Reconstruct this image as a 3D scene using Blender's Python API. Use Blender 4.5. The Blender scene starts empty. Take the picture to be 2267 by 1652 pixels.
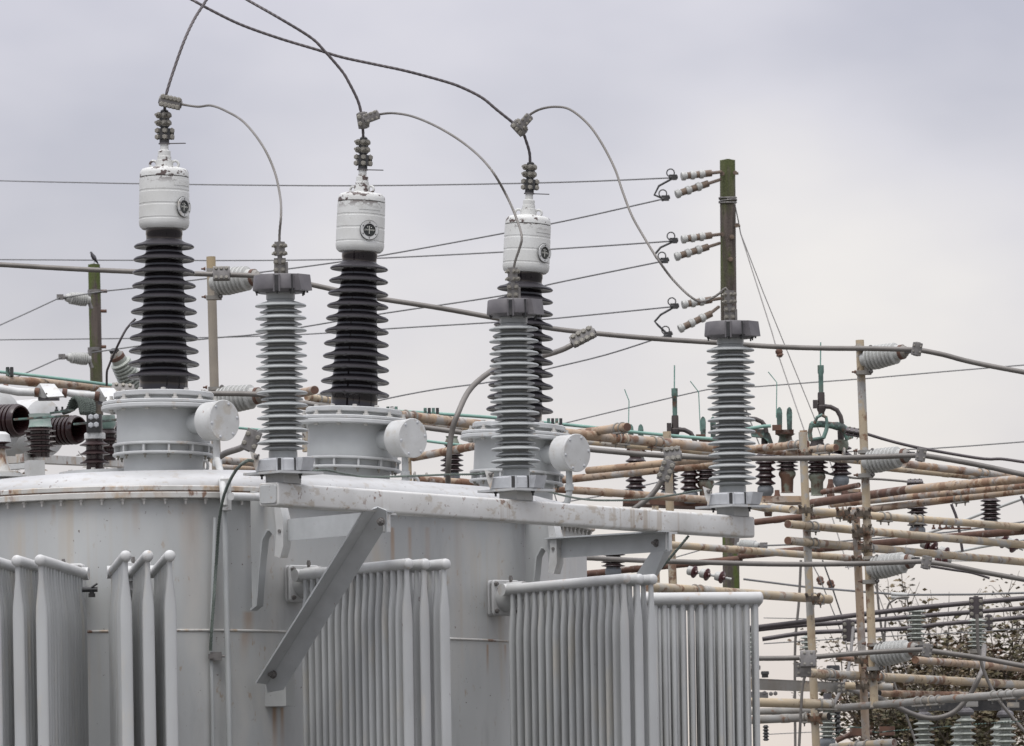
import bpy, math, random
from math import pi, sin, cos, radians, sqrt
from mathutils import Vector, Matrix, Quaternion
random.seed(7)
S = bpy.context.scene
COL = S.collection

# ---------------------------------------------------------------- camera, sky, sun, exposure
F, HU, HV, RO, EYE = 7000.0, 1133.0, 2000.0, 0.016, 1.6   # survey of the photograph on a 2266 x 1652 grid
FL = 16000.0; K = FL / F                                   # a long lens: station Y of the survey lies K * Y metres away
CR, SR = cos(RO), sin(RO)

def P(u, v, Y):
    """point seen at grid position (u, v) at station Y"""
    r = (u - HU) / F * Y; q = (HV - v) / F * Y
    return Vector((r * CR + q * SR, Y * K, EYE - r * SR + q * CR))

def Yz(u, v, z):
    return (z - EYE) / (P(u, v, 1.0).z - EYE)

def Pz(u, v, z):
    return P(u, v, Yz(u, v, z))

cam = bpy.data.cameras.new('camera'); camo = bpy.data.objects.new('camera', cam); COL.objects.link(camo)
cam.sensor_width = 36.0; cam.lens = FL / 2266 * 36; cam.shift_y = (HV - 826) / 2266
cam.clip_start = 0.1; cam.clip_end = 6000
M4 = Matrix(((CR, SR, 0, 0), (0, 0, -1, 0), (-SR, CR, 0, EYE), (0, 0, 0, 1)))
camo.matrix_world = M4
cam.dof.use_dof = True; cam.dof.focus_distance = 39.5; cam.dof.aperture_fstop = 32.0
S.camera = camo
SUN_EL, SUN_AZ = radians(64), radians(205)   # azimuth from +Y clockwise; behind the camera, to its left
S.view_settings.view_transform = 'Standard'; S.view_settings.look = 'None'
S.view_settings.exposure = 0.2; S.view_settings.gamma = 1.0
S.view_settings.use_curve_mapping = False

W = bpy.data.worlds.new("World"); S.world = W; W.use_nodes = True
nt = W.node_tree; nt.nodes.clear()
def N(t, ty, **kw):
    n = t.nodes.new(ty)
    for k, v in kw.items(): setattr(n, k, v)
    return n
def L(t, a, b): t.links.new(a, b)
wo = N(nt, 'ShaderNodeOutputWorld')
tc = N(nt, 'ShaderNodeTexCoord')
sky = N(nt, 'ShaderNodeTexSky', sky_type='NISHITA'); sky.sun_disc = False
sky.sun_elevation = SUN_EL; sky.sun_rotation = SUN_AZ
bg1 = N(nt, 'ShaderNodeBackground'); bg1.inputs['Strength'].default_value = 0.05
bgc = N(nt, 'ShaderNodeBackground')
L(nt, sky.outputs[0], bg1.inputs['Color'])
sep = N(nt, 'ShaderNodeSeparateXYZ'); L(nt, tc.outputs['Generated'], sep.inputs[0])
elev = N(nt, 'ShaderNodeMapRange'); elev.inputs['From Min'].default_value = 0.30; elev.inputs['From Max'].default_value = 1.0
elev.inputs['To Min'].default_value = 0.55; elev.inputs['To Max'].default_value = 2.35
L(nt, sep.outputs['Z'], elev.inputs['Value']); L(nt, elev.outputs[0], bgc.inputs['Strength'])
mp = N(nt, 'ShaderNodeMapping'); mp.inputs['Scale'].default_value = (1, 1, 2.0); mp.inputs['Location'].default_value = (0.3, 0.1, 0.25)
L(nt, tc.outputs['Generated'], mp.inputs[0])
nz = N(nt, 'ShaderNodeTexNoise'); nz.inputs['Scale'].default_value = 15.0; nz.inputs['Detail'].default_value = 4.0; nz.inputs['Roughness'].default_value = 0.5
L(nt, mp.outputs[0], nz.inputs['Vector'])
def skyblob(u, v, rad, pw=1.0):
    d = (P(u, v, 1.0) - Vector((0, 0, EYE))).normalized()
    vm = N(nt, 'ShaderNodeVectorMath', operation='DISTANCE'); nv = N(nt, 'ShaderNodeVectorMath', operation='NORMALIZE')
    L(nt, tc.outputs['Generated'], nv.inputs[0]); L(nt, nv.outputs[0], vm.inputs[0]); vm.inputs[1].default_value = d
    mr = N(nt, 'ShaderNodeMapRange', interpolation_type='SMOOTHERSTEP'); mr.inputs['From Min'].default_value = rad; mr.inputs['From Max'].default_value = 0.0
    mr.inputs['To Min'].default_value = 0; mr.inputs['To Max'].default_value = pw
    L(nt, vm.outputs['Value'], mr.inputs['Value']); return mr.outputs[0]
def wmath(op, a, b):
    m = N(nt, 'ShaderNodeMath', operation=op)
    for i, x in enumerate((a, b)):
        if hasattr(x, 'links') or hasattr(x, 'is_linked'): L(nt, x, m.inputs[i])
        else: m.inputs[i].default_value = x
    return m.outputs[0]
val = wmath('ADD', nz.outputs['Fac'], skyblob(2000, 560, 0.050, 0.34))
val = wmath('SUBTRACT', val, skyblob(120, 500, 0.045, 0.42))
val = wmath('SUBTRACT', val, skyblob(2150, 130, 0.040, 0.30))
val = wmath('SUBTRACT', val, skyblob(1250, 380, 0.034, 0.10))
ramp = N(nt, 'ShaderNodeValToRGB'); cr = ramp.color_ramp
cr.elements[0].position = 0.20; cr.elements[0].color = (0.53, 0.43, 0.475, 1)
cr.elements[1].position = 0.85; cr.elements[1].color = (0.985, 0.84, 0.775, 1)
e = cr.elements.new(0.52); e.color = (0.765, 0.645, 0.665, 1)
L(nt, val, ramp.inputs[0])
hi = N(nt, 'ShaderNodeMapRange'); hi.inputs['From Min'].default_value = 0.14; hi.inputs['From Max'].default_value = 0.45; L(nt, sep.outputs['Z'], hi.inputs['Value'])
mxc = N(nt, 'ShaderNodeMix', data_type='RGBA'); L(nt, hi.outputs[0], mxc.inputs['Factor']); L(nt, ramp.outputs[0], mxc.inputs['A']); mxc.inputs['B'].default_value = (0.86, 0.84, 0.86, 1)
L(nt, mxc.outputs['Result'], bgc.inputs['Color'])
add = N(nt, 'ShaderNodeAddShader'); L(nt, bg1.outputs[0], add.inputs[0]); L(nt, bgc.outputs[0], add.inputs[1])
L(nt, add.outputs[0], wo.inputs['Surface'])

sl = bpy.data.lights.new('sun', 'SUN'); sl.energy = 1.4; sl.angle = radians(30); sl.color = (1, 0.985, 0.96)
so = bpy.data.objects.new('sun', sl); COL.objects.link(so); so.location = (0, 0, 60)
sd = Vector((sin(SUN_AZ) * cos(SUN_EL), cos(SUN_AZ) * cos(SUN_EL), sin(SUN_EL)))
so.rotation_euler = sd.to_track_quat('Z', 'Y').to_euler()


# ---------------------------------------------------------------- plan of the transformer tank
bA = P(616, 1067.6, 16.0); BZ = bA.z
bB = Pz(1670, 1144, BZ)
bd = (bB - bA).normalized(); bn = Vector((-bd.y, bd.x, 0))       # along the beam, and away from the camera
W0 = bA + bn * 0.95; W0.z = 0
FZ = P(263, 1104, 37.83 / K).z                                      # underside of the cover flange
AC = Vector((-2.005, 38.80, 0)); AR = 0.95
def wall_at(s): return W0 + bd * s
def tank_outline(off=0.0):
    pts = []
    a0 = math.atan2(-bn.y, -bn.x)
    for k in range(0, 33):                      # big rounded left end
        a = a0 - pi * (1 - k / 32)
        pts.append(AC + Vector((cos(a), sin(a), 0)) * (AR + off))
    end = Vector((0.127, 40.405, 0))
    c = end + bn * 0.30
    for k in range(0, 9):                       # right corner
        a = a0 + radians(32) * k / 8
        pts.append(c + Vector((cos(a), sin(a), 0)) * (0.30 + off))
    pts.append(Vector((0.465 + off, 41.9, 0)))
    pts.append(Vector((0.40 + off, 42.6 + off, 0)))
    pts.append(Vector((-0.1, 43.0 + off, 0)))
    return pts
def wallpt(u, v, off=.06):
    """point on the tank side seen at (u, v), standing off it by off"""
    pts = tank_outline(off)
    for i in range(700):
        Y = 15.8 + i * .005; p = P(u, v, Y); inside = False; j = len(pts) - 1
        for k in range(len(pts)):
            a, b = pts[k], pts[j]
            if (a.y > p.y) != (b.y > p.y) and p.x < (b.x - a.x) * (p.y - a.y) / (b.y - a.y) + a.x: inside = not inside
            j = k
        if inside: return p
    return P(u, v, 17)

# ---------------------------------------------------------------- materials
def mat(name, c1, c2=None, sc=6.0, rough=0.5, metal=0.0, spec=0.5, spots=(), streak=None, bump=None, stretch=(1, 1, 1), band=None, dust=None, drips=False):
    m = bpy.data.materials.new(name); m.use_nodes = True; t = m.node_tree
    b = t.nodes['Principled BSDF']
    b.inputs['Roughness'].default_value = rough; b.inputs['Metallic'].default_value = metal
    b.inputs['Specular IOR Level'].default_value = spec
    co = N(t, 'ShaderNodeTexCoord'); oi = N(t, 'ShaderNodeObjectInfo')
    w = N(t, 'ShaderNodeMath', operation='MULTIPLY'); w.inputs[1].default_value = 37.0; L(t, oi.outputs['Random'], w.inputs[0])
    def noise(s, det=4, st=(1, 1, 1), ro=0.55, off=0.0):
        mpn = N(t, 'ShaderNodeMapping'); mpn.inputs['Scale'].default_value = st; mpn.inputs['Location'].default_value = (off, off * .7, off * .3)
        L(t, co.outputs['Object'], mpn.inputs[0])
        n = N(t, 'ShaderNodeTexNoise', noise_dimensions='4D'); n.inputs['Scale'].default_value = s; n.inputs['Detail'].default_value = det
        n.inputs['Roughness'].default_value = ro
        L(t, mpn.outputs[0], n.inputs['Vector']); L(t, w.outputs[0], n.inputs['W']); return n.outputs['Fac']
    def rng(x, a, bb, lo=0.0, hi=1.0):
        r = N(t, 'ShaderNodeMapRange'); r.inputs['From Min'].default_value = a; r.inputs['From Max'].default_value = bb
        r.inputs['To Min'].default_value = lo; r.inputs['To Max'].default_value = hi
        L(t, x, r.inputs['Value']); return r.outputs[0]
    def mix(f, a, bb):
        x = N(t, 'ShaderNodeMix', data_type='RGBA')
        L(t, f, x.inputs['Factor'])
        for sock, val_ in ((x.inputs['A'], a), (x.inputs['B'], bb)):
            if isinstance(val_, tuple): sock.default_value = (*val_, 1)
            else: L(t, val_, sock)
        return x.outputs['Result']
    def mul(a, bb):
        x = N(t, 'ShaderNodeMath', operation='MULTIPLY'); L(t, a, x.inputs[0])
        if isinstance(bb, float): x.inputs[1].default_value = bb
        else: L(t, bb, x.inputs[1])
        return x.outputs[0]
    c2 = c2 or tuple(x * 0.86 for x in c1)
    col = mix(rng(noise(sc, 4, stretch), 0.34, 0.66), c1, c2)
    k = 0
    for (c, s_, thr, soft, amt, *st) in spots:
        k += 1
        f = rng(noise(s_, 6, st[0] if st else (1, 1, 1), 0.62, 3.1 * k), thr, thr + soft, 0.0, amt)
        if len(st) > 1:   # only between two heights of the object
            sz = N(t, 'ShaderNodeSeparateXYZ'); L(t, co.outputs['Object'], sz.inputs[0])
            f = mul(f, rng(sz.outputs['Z'], st[1][0], st[1][1]))
        else:
            f = mul(f, rng(noise(s_ * 0.17, 2, (1, 1, 1), .5, 9.7 * k), 0.36, 0.52))
        col = mix(f, col, c)
    if streak:
        c, s_, thr, soft, amt = streak
        f = rng(noise(s_, 3, (1, 1, 0.035), 0.5, 5.5), thr, thr + soft, 0.0, amt)
        f = mul(f, rng(noise(1.3, 3, (1, 1, 1), .5, 2.2), 0.45, 0.62))
        col = mix(f, col, c)
    if drips:                                    # rust runs below seams and brackets, fixed to the tank
        for (dx, dy, ztop, ln, wd, am) in DRIPS:
            cx = N(t, 'ShaderNodeSeparateXYZ'); L(t, co.outputs['Object'], cx.inputs[0])
            v2 = N(t, 'ShaderNodeCombineXYZ'); L(t, cx.outputs['X'], v2.inputs[0]); L(t, cx.outputs['Y'], v2.inputs[1])
            ds = N(t, 'ShaderNodeVectorMath', operation='DISTANCE'); L(t, v2.outputs[0], ds.inputs[0]); ds.inputs[1].default_value = (dx, dy, 0)
            f = mul(rng(ds.outputs['Value'], wd, wd * .25), rng(cx.outputs['Z'], ztop, ztop - .012))
            f = mul(mul(f, rng(cx.outputs['Z'], ztop - ln, ztop - ln * .2)), rng(noise(14, 4, (1, 1, .2)), .3, .6, am * .35, am))
            col = mix(f, col, (0.30, 0.17, 0.075))
    if dust:
        g = N(t, 'ShaderNodeNewGeometry'); s3 = N(t, 'ShaderNodeSeparateXYZ'); L(t, g.outputs['Normal'], s3.inputs[0])
        up = rng(s3.outputs['Z'], 0.35, 0.95, 0.0, dust[1])
        col = mix(mul(up, rng(noise(9, 4), .25, .6, .5, 1.0)), col, dust[0])
        rg = rng(up, 0.0, dust[1], rough, 0.6); L(t, rg, b.inputs['Roughness'])
    L(t, col, b.inputs['Base Color'])
    if bump:
        bn = N(t, 'ShaderNodeBump'); bn.inputs['Strength'].default_value = bump[1]; bn.inputs['Distance'].default_value = bump[2] if len(bump) > 2 else 0.004
        L(t, noise(bump[0], 5), bn.inputs['Height']); L(t, bn.outputs[0], b.inputs['Normal'])
    return m

RUST = (0.155, 0.073, 0.037); DRUST = (0.06, 0.025, 0.014); OCH = (0.33, 0.21, 0.10)
DRIPS = []
def drip(u, v, Y, v2, w, am):
    p = wallpt(u, v, 0.0); q = P(u, v2, p.y / K); DRIPS.append((p.x + 1.0, p.y - 40.4, p.z, p.z - q.z, w, am))
for d_ in ((607, 1556, 17.80, 1680, .030, .95), (622, 1556, 17.83, 1680, .026, .85), (1078, 1424, 18.44, 1500, .018, .9), (1116, 1424, 18.54, 1475, .018, .8), (548, 1352, 17.62, 1440, .05, .5),
           (868, 1165, 18.0, 1330, .03, .6), (905, 1165, 18.08, 1290, .03, .45), (945, 1165, 18.17, 1320, .035, .35), (1010, 1120, 18.3, 1500, .05, .25), (300, 1112, 17.45, 1200, .03, .35), (120, 1115, 17.55, 1170, .02, .4),
           (420, 1112, 17.5, 1390, .07, .30), (540, 1398, 17.6, 1480, .04, .35), (250, 1398, 17.5, 1450, .03, .5)): drip(*d_)
m_tank = mat('tank_grey_paint', (0.425, 0.435, 0.425), (0.345, 0.352, 0.348), 1.3, 0.42, stretch=(1, 1, .6), spots=[(DRUST, 34, .66, .025, .9), ((0.49, 0.47, 0.43), 3, .52, .16, .55, (1, 1, .35)), ((.27, .27, .265), 6, .55, .14, .45, (1, 1, .3)), ((.30, .22, .14), 22, .62, .05, .6, (1, 1, .5))], streak=((0.40, 0.345, 0.27), 11, .54, .14, .75), bump=(22, .12, .004), drips=True)
m_cover = mat('cover_grey_paint', (0.43, 0.435, 0.43), (0.35, 0.35, 0.345), 2.5, 0.36, spots=[(DRUST, 34, .64, .03, .9), ((.30, .27, .23), 16, .55, .08, .65, (1, 1, 2))], bump=(26, .12, .003))
m_flange = mat('flange_white_paint', (0.52, 0.515, 0.49), (0.41, 0.40, 0.37), 6, 0.45, spots=[(OCH, 10, .50, .10, .7, (1, 1, .5)), (RUST, 16, .56, .06, .9, (1, 1, .5)), (DRUST, 60, .66, .05, .7)], bump=(35, .25, .003))
m_turret = mat('turret_grey_paint', (0.40, 0.415, 0.41), (0.35, 0.36, 0.355), 5, 0.42, spots=[(RUST, 40, .70, .03, .8)], bump=(24, .08, .003))
m_tflange = mat('turret_flange_paint', (0.45, 0.46, 0.455), (0.38, 0.385, 0.38), 9, 0.42, spots=[(OCH, 16, .60, .08, .6), (RUST, 20, .66, .04, .9, (1, 1, 1.6))], bump=(30, .15, .003))
m_white = mat('white_paint', (0.49, 0.495, 0.485), (0.40, 0.40, 0.385), 8, 0.42, spots=[((.36, .33, .28), 14, .55, .10, .7), (RUST, 30, .64, .05, .7), (DRUST, 60, .69, .03, .9)], bump=(30, .1, .003))
m_cap = mat('bushing_cap_paint', (0.56, 0.565, 0.545), (0.49, 0.49, 0.465), 7, 0.45, spots=[((.05, .025, .02), 15, .545, .02, .95, (1, 1, 1.6), (1.12, 1.17)), ((.30, .28, .25), 40, .60, .06, .6, (1, 1, 1.3), (0.98, 1.15))], bump=(30, .12, .002))
m_rad = mat('radiator_grey_paint', (0.42, 0.43, 0.425), (0.34, 0.345, 0.34), 3, 0.40, stretch=(1, 1, .4), spots=[(DRUST, 32, .68, .03, .85, (1, 1, .45)), ((0.46, 0.42, 0.34), 5, .54, .12, .5, (1, 1, .3)), ((.26, .25, .235), 12, .60, .10, .4, (1, 1, .2))], bump=(30, .1, .002))
m_radhead = mat('radiator_header_paint', (0.50, 0.505, 0.495), (0.43, 0.43, 0.42), 6, 0.42, spots=[(OCH, 12, .60, .08, .6), (RUST, 22, .655, .05, .85)], bump=(34, .15, .002))
m_beam = mat('beam_white_paint', (0.60, 0.60, 0.58), (0.49, 0.485, 0.46), 3, 0.45, spots=[((.36, .31, .24), 14, .53, .08, .7, (.8, .8, 1.6)), (RUST, 22, .61, .05, .85), (DRUST, 50, .66, .03, .8)], streak=((0.36, 0.31, 0.25), 22, .55, .08, .7), bump=(30, .15, .003))
m_brace = mat('galvanized_brace', (0.43, 0.445, 0.445), (0.37, 0.38, 0.38), 9, 0.42, spots=[(RUST, 26, .655, .04, .8)], bump=(30, .1, .002))
m_blackpor = mat('black_porcelain', (0.006, 0.004, 0.006), (0.012, 0.008, 0.010), 9, 0.09, spec=.6, dust=((0.028, 0.025, 0.030), .9))
m_brownpor = mat('brown_porcelain', (0.014, 0.006, 0.006), (0.028, 0.011, 0.011), 9, 0.16, spec=.5, dust=((0.045, 0.03, 0.03), .6))
m_polymer = mat('grey_porcelain', (0.29, 0.305, 0.30), (0.23, 0.24, 0.235), 6, 0.28, spec=.6, spots=[((.16, .15, .14), 50, .70, .03, .7)], dust=((0.46, 0.47, 0.46), .65))
m_postgrey = mat('weathered_grey_porcelain', (0.40, 0.405, 0.385), (0.31, 0.31, 0.29), 9, 0.38, spots=[((.25, .23, .19), 12, .55, .15, .5)], bump=(30, .1, .003))
m_greenpor = mat('green_grey_porcelain', (0.31, 0.33, 0.295), (0.22, 0.235, 0.205), 8, 0.36, spots=[((.16, .15, .12), 16, .56, .12, .5)])
m_darkcast = mat('dark_cast_metal', (0.085, 0.080, 0.085), (0.12, 0.112, 0.115), 14, 0.5, bump=(60, .2, .002))
m_lightcast = mat('light_cast_metal', (0.44, 0.45, 0.46), (0.34, 0.35, 0.36), 16, 0.45, spots=[((.2, .17, .15), 30, .65, .05, .7)])
m_steel = mat('galvanized_steel', (0.20, 0.19, 0.18), (0.13, 0.122, 0.115), 25, 0.45, .35, bump=(60, .2, .002))
m_bolt = mat('dull_bolt_steel', (0.29, 0.275, 0.235), (0.17, 0.158, 0.135), 30, 0.4, .4)
m_pbolt = mat('painted_bolt', (0.47, 0.47, 0.45), (0.34, 0.32, 0.29), 30, 0.45)
m_dark = mat('blackened_metal', (0.022, 0.023, 0.024), (0.05, 0.048, 0.046), 30, 0.45, .2)
m_alu = mat('stranded_aluminium', (0.165, 0.152, 0.138), (0.115, 0.106, 0.095), 6, 0.5, .25)
m_aludark = mat('darkened_stranded_wire', (0.085, 0.072, 0.073), (0.05, 0.043, 0.045), 6, 0.5, .25)  # darker copy of the aluminium; backlit tone of the risers put into colour
m_wire = mat('thin_line_wire', (0.14, 0.14, 0.14), (0.10, 0.10, 0.10), 3, 0.5, .2)
m_cone = mat('rusty_green_cone', (0.19, 0.21, 0.165), (0.11, 0.12, 0.09), 9, 0.6, spots=[((.10, .045, .025), 9, .46, .07, .9), (DRUST, 20, .54, .07, .8)])
m_foot = mat('blue_grey_foot', (0.19, 0.205, 0.22), (0.12, 0.13, 0.135), 9, 0.5, spots=[((.12, .06, .035), 16, .58, .06, .8)])
m_swdark = mat('dark_brown_casting', (0.032, 0.026, 0.026), (0.055, 0.043, 0.038), 14, 0.55)
m_copper = mat('green_copper', (0.13, 0.225, 0.19), (0.07, 0.125, 0.105), 12, 0.6, spots=[((0.02, 0.022, 0.02), 9, .47, .08, .9), ((.10, .045, .025), 13, .52, .07, .85)])
m_copperbar = mat('green_copper_tube', (0.19, 0.335, 0.28), (0.13, 0.235, 0.20), 7, 0.6, spots=[((0.06, 0.07, 0.06), 26, .62, .08, .6)])
m_collar = mat('pale_green_collar', (0.36, 0.40, 0.37), (0.18, 0.27, 0.23), 8, 0.5, stretch=(1, 1, 3))
m_braid = mat('dark_green_braid', (0.035, 0.045, 0.038), (0.06, 0.075, 0.062), 60, 0.8, bump=(160, .8, .006))
m_ground_cable = mat('green_grey_cable', (0.15, 0.18, 0.155), (0.10, 0.12, 0.105), 12, 0.6)
m_pipe = mat('beige_weathered_pipe', (0.43, 0.34, 0.22), (0.34, 0.285, 0.205), 4, 0.62, spots=[((.33, .33, .315), 5, .50, .05, .85), (RUST, 9, .545, .06, .85, (1, 1, 1)), (DRUST, 22, .60, .05, .8)], bump=(40, .3, .003))
m_rustpipe = mat('rusty_beige_pipe', (0.37, 0.265, 0.17), (0.30, 0.24, 0.185), 6, 0.7, spots=[((.33, .325, .31), 6, .50, .06, .8), (RUST, 8, .50, .06, .9), (DRUST, 20, .57, .06, .85)], bump=(40, .35, .003))
m_deeprust = mat('deep_rust', (0.13, 0.066, 0.042), (0.08, 0.042, 0.03), 12, 0.8, spots=[((.30, .27, .24), 10, .56, .06, .6)], bump=(50, .4, .003))
m_greypipe = mat('grey_weathered_pipe', (0.235, 0.23, 0.215), (0.18, 0.165, 0.14), 6, 0.6, spots=[(RUST, 12, .57, .06, .85), ((.42, .34, .23), 6, .56, .08, .6)], bump=(40, .3, .003))
m_wood = mat('mossy_wood', (0.12, 0.096, 0.082), (0.045, 0.036, 0.031), 18, 0.9, stretch=(1, 1, .06), spots=[((0.066, 0.092, 0.014), 4.0, .455, .10, .9, (1.4, 1.4, .30)), ((.03, .024, .02), 26, .60, .05, .8, (1, 1, .08))], bump=(40, .6, .02))
m_bark = mat('tree_bark', (0.10, 0.078, 0.06), (0.06, 0.048, 0.038), 20, 0.9)
m_leaf = mat('autumn_leaf', (0.115, 0.08, 0.036), (0.05, 0.05, 0.018), .8, 0.7, spots=[((.085, .04, .022), 3, .50, .1, .85)])
m_gravel = mat('gravel_ground', (0.14, 0.135, 0.125), (0.09, 0.088, 0.082), 12, 0.95, bump=(30, .8, .03))
m_face = mat('gauge_black', (0.012, 0.016, 0.015), (0.02, 0.024, 0.022), 20, 0.18)
m_letter = mat('gauge_white_print', (0.55, 0.55, 0.50), None, 20, 0.5)
m_brownfit = mat('brown_fitting', (0.16, 0.115, 0.08), (0.09, 0.065, 0.048), 14, 0.7)
m_hole = mat('dark_bore', (0.006, 0.005, 0.005), None, 20, 0.6)
m_bird = mat('black_plumage', (0.015, 0.014, 0.018), (0.03, 0.027, 0.034), 40, 0.5)
m_redpor = mat('maroon_porcelain', (0.075, 0.022, 0.022), (0.05, 0.016, 0.018), 12, 0.18, spec=.6)

# ---------------------------------------------------------------- mesh building
def frame_of(d):
    d = Vector(d).normalized()
    a = Vector((0, 0, 1)) if abs(d.z) < 0.9 else Vector((1, 0, 0))
    x = a.cross(d).normalized(); y = d.cross(x)
    return Matrix((x, y, d)).transposed()
def spline(pts, step):
    pts = [Vector(p) for p in pts]; out = []
    n = len(pts)
    for i in range(n - 1):
        p0 = pts[i - 1] if i else pts[0] * 2 - pts[1]
        p1, p2 = pts[i], pts[i + 1]
        p3 = pts[i + 2] if i + 2 < n else pts[-1] * 2 - pts[-2]
        k = max(1, int((p2 - p1).length / step))
        for j in range(k):
            t = j / k
            out.append(0.5 * ((2 * p1) + (p2 - p0) * t + (2 * p0 - 5 * p1 + 4 * p2 - p3) * t * t + (3 * p1 - p0 - 3 * p2 + p3) * t ** 3))
    out.append(pts[-1]); return out

class MB:
    def __init__(s): s.v = []; s.f = []
    def lathe(s, prof, seg=24, o=(0, 0, 0), d=(0, 0, 1), caps=True):
        R = frame_of(d); o = Vector(o); b = len(s.v)
        for r, z in prof:
            for k in range(seg):
                a = 2 * pi * k / seg
                s.v.append(o + R @ Vector((r * cos(a), r * sin(a), z)))
        for i in range(len(prof) - 1):
            for k in range(seg):
                k2 = (k + 1) % seg
                s.f.append((b + i * seg + k, b + i * seg + k2, b + (i + 1) * seg + k2, b + (i + 1) * seg + k))
        if caps:
            if prof[0][0] > 1e-6: s.f.append(tuple(b + k for k in reversed(range(seg))))
            if prof[-1][0] > 1e-6: s.f.append(tuple(b + (len(prof) - 1) * seg + k for k in range(seg)))
        return s
    def cyl(s, a, b_, r, seg=16, r2=None):
        a = Vector(a); b_ = Vector(b_)
        return s.lathe([(r, 0), (r if r2 is None else r2, (b_ - a).length)], seg, a, b_ - a)
    def tube(s, pts, r, seg=10, lobes=0, lay=0.12, depth=.84, cap=True, up=None):
        pts = [Vector(p) for p in pts]; b = len(s.v); n = len(pts)
        if lobes: seg = lobes * 2
        T = (pts[1] - pts[0]).normalized(); R = frame_of(T); x = R.col[0].copy()
        if up is not None: x = (Vector(up) - T * T.dot(Vector(up))).normalized()
        dist = 0
        for i in range(n):
            T2 = ((pts[min(i + 1, n - 1)] - pts[max(i - 1, 0)])).normalized()
            q = T.rotation_difference(T2); x = q @ x; T = T2; x = (x - T * T.dot(x)).normalized(); y = T.cross(x)
            if i: dist += (pts[i] - pts[i - 1]).length
            rr = r[i] if isinstance(r, (list, tuple)) else r
            ph = 2 * pi * dist / lay if lobes else 0
            for k in range(seg):
                a = 2 * pi * k / seg + ph; q_ = rr * (depth if lobes and k % 2 else 1)
                s.v.append(pts[i] + x * (q_ * cos(a)) + y * (q_ * sin(a)))
        for i in range(n - 1):
            for k in range(seg):
                k2 = (k + 1) % seg
                s.f.append((b + i * seg + k, b + i * seg + k2, b + (i + 1) * seg + k2, b + (i + 1) * seg + k))
        if cap:
            s.f.append(tuple(b + k for k in reversed(range(seg)))); s.f.append(tuple(b + (n - 1) * seg + k for k in range(seg)))
        return s
    def box(s, c, h, R=None, bev=0.0):
        c = Vector(c); R = R or Matrix.Identity(3); b = len(s.v)
        if bev <= 0:
            for z in (-1, 1):
                for y in (-1, 1):
                    for x in (-1, 1): s.v.append(c + R @ Vector((x * h[0], y * h[1], z * h[2])))
            for f in ((0, 2, 3, 1), (4, 5, 7, 6), (0, 1, 5, 4), (2, 6, 7, 3), (0, 4, 6, 2), (1, 3, 7, 5)): s.f.append(tuple(b + i for i in f))
            return s
        # rounded in the local xy section, extruded along z, with small end chamfer
        ring = []
        for (sx, sy, a0) in ((1, 1, 0), (-1, 1, 90), (-1, -1, 180), (1, -1, 270)):
            for k in range(4):
                a = radians(a0 + 30 * k); ring.append((sx * (h[0] - bev) + bev * cos(a), sy * (h[1] - bev) + bev * sin(a)))
        e = bev * .35; n = len(ring)
        for z, sh in ((-h[2], e), (-h[2] + e, 0), (h[2] - e, 0), (h[2], e)):
            for (x, y) in ring:
                s.v.append(c + R @ Vector((x * (1 - sh / h[0]), y * (1 - sh / h[1]), z)))
        for j in range(3):
            for k in range(n):
                k2 = (k + 1) % n; s.f.append((b + j * n + k, b + j * n + k2, b + (j + 1) * n + k2, b + (j + 1) * n + k))
        s.f.append(tuple(b + k for k in reversed(range(n)))); s.f.append(tuple(b + 3 * n + k for k in range(n)))
        return s
    def prism(s, poly, ext):
        """poly: list of 3D points (planar), ext: extrusion vector"""
        b = len(s.v); n = len(poly); ext = Vector(ext)
        s.v += [Vector(p) for p in poly] + [Vector(p) + ext for p in poly]
        nrm = sum(((Vector(poly[i]) - Vector(poly[0])).cross(Vector(poly[(i + 1) % n]) - Vector(poly[0])) for i in range(n)), Vector())
        fl = nrm.dot(ext) < 0
        lo, hi = tuple(b + i for i in range(n)), tuple(b + n + i for i in range(n))
        s.f.append(lo if fl else lo[::-1]); s.f.append(hi[::-1] if fl else hi)
        for i in range(n):
            j = (i + 1) % n; q = (b + i, b + j, b + n + j, b + n + i); s.f.append(q[::-1] if fl else q)
        return s
    def ring(s, c, d, R_, r, seg=20, sec=8):
        R = frame_of(d); c = Vector(c); b = len(s.v)
        for k in range(seg):
            a = 2 * pi * k / seg; e = Vector((cos(a), sin(a), 0))
            for j in range(sec):
                q = 2 * pi * j / sec; s.v.append(c + R @ (e * (R_ + r * cos(q)) + Vector((0, 0, r * sin(q)))))
        for k in range(seg):
            for j in range(sec):
                k2 = (k + 1) % seg; j2 = (j + 1) % sec
                s.f.append((b + k * sec + j, b + k2 * sec + j, b + k2 * sec + j2, b + k * sec + j2))
        return s
    def mesh(s, name, off=Vector(), ang=35):
        me = bpy.data.meshes.new(name)
        me.from_pydata([tuple(p - off) for p in s.v], [], s.f); me.validate()
        me.polygons.foreach_set('use_smooth', [True] * len(me.polygons))
        me.set_sharp_from_angle(angle=radians(ang)); me.update(); return me

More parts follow.
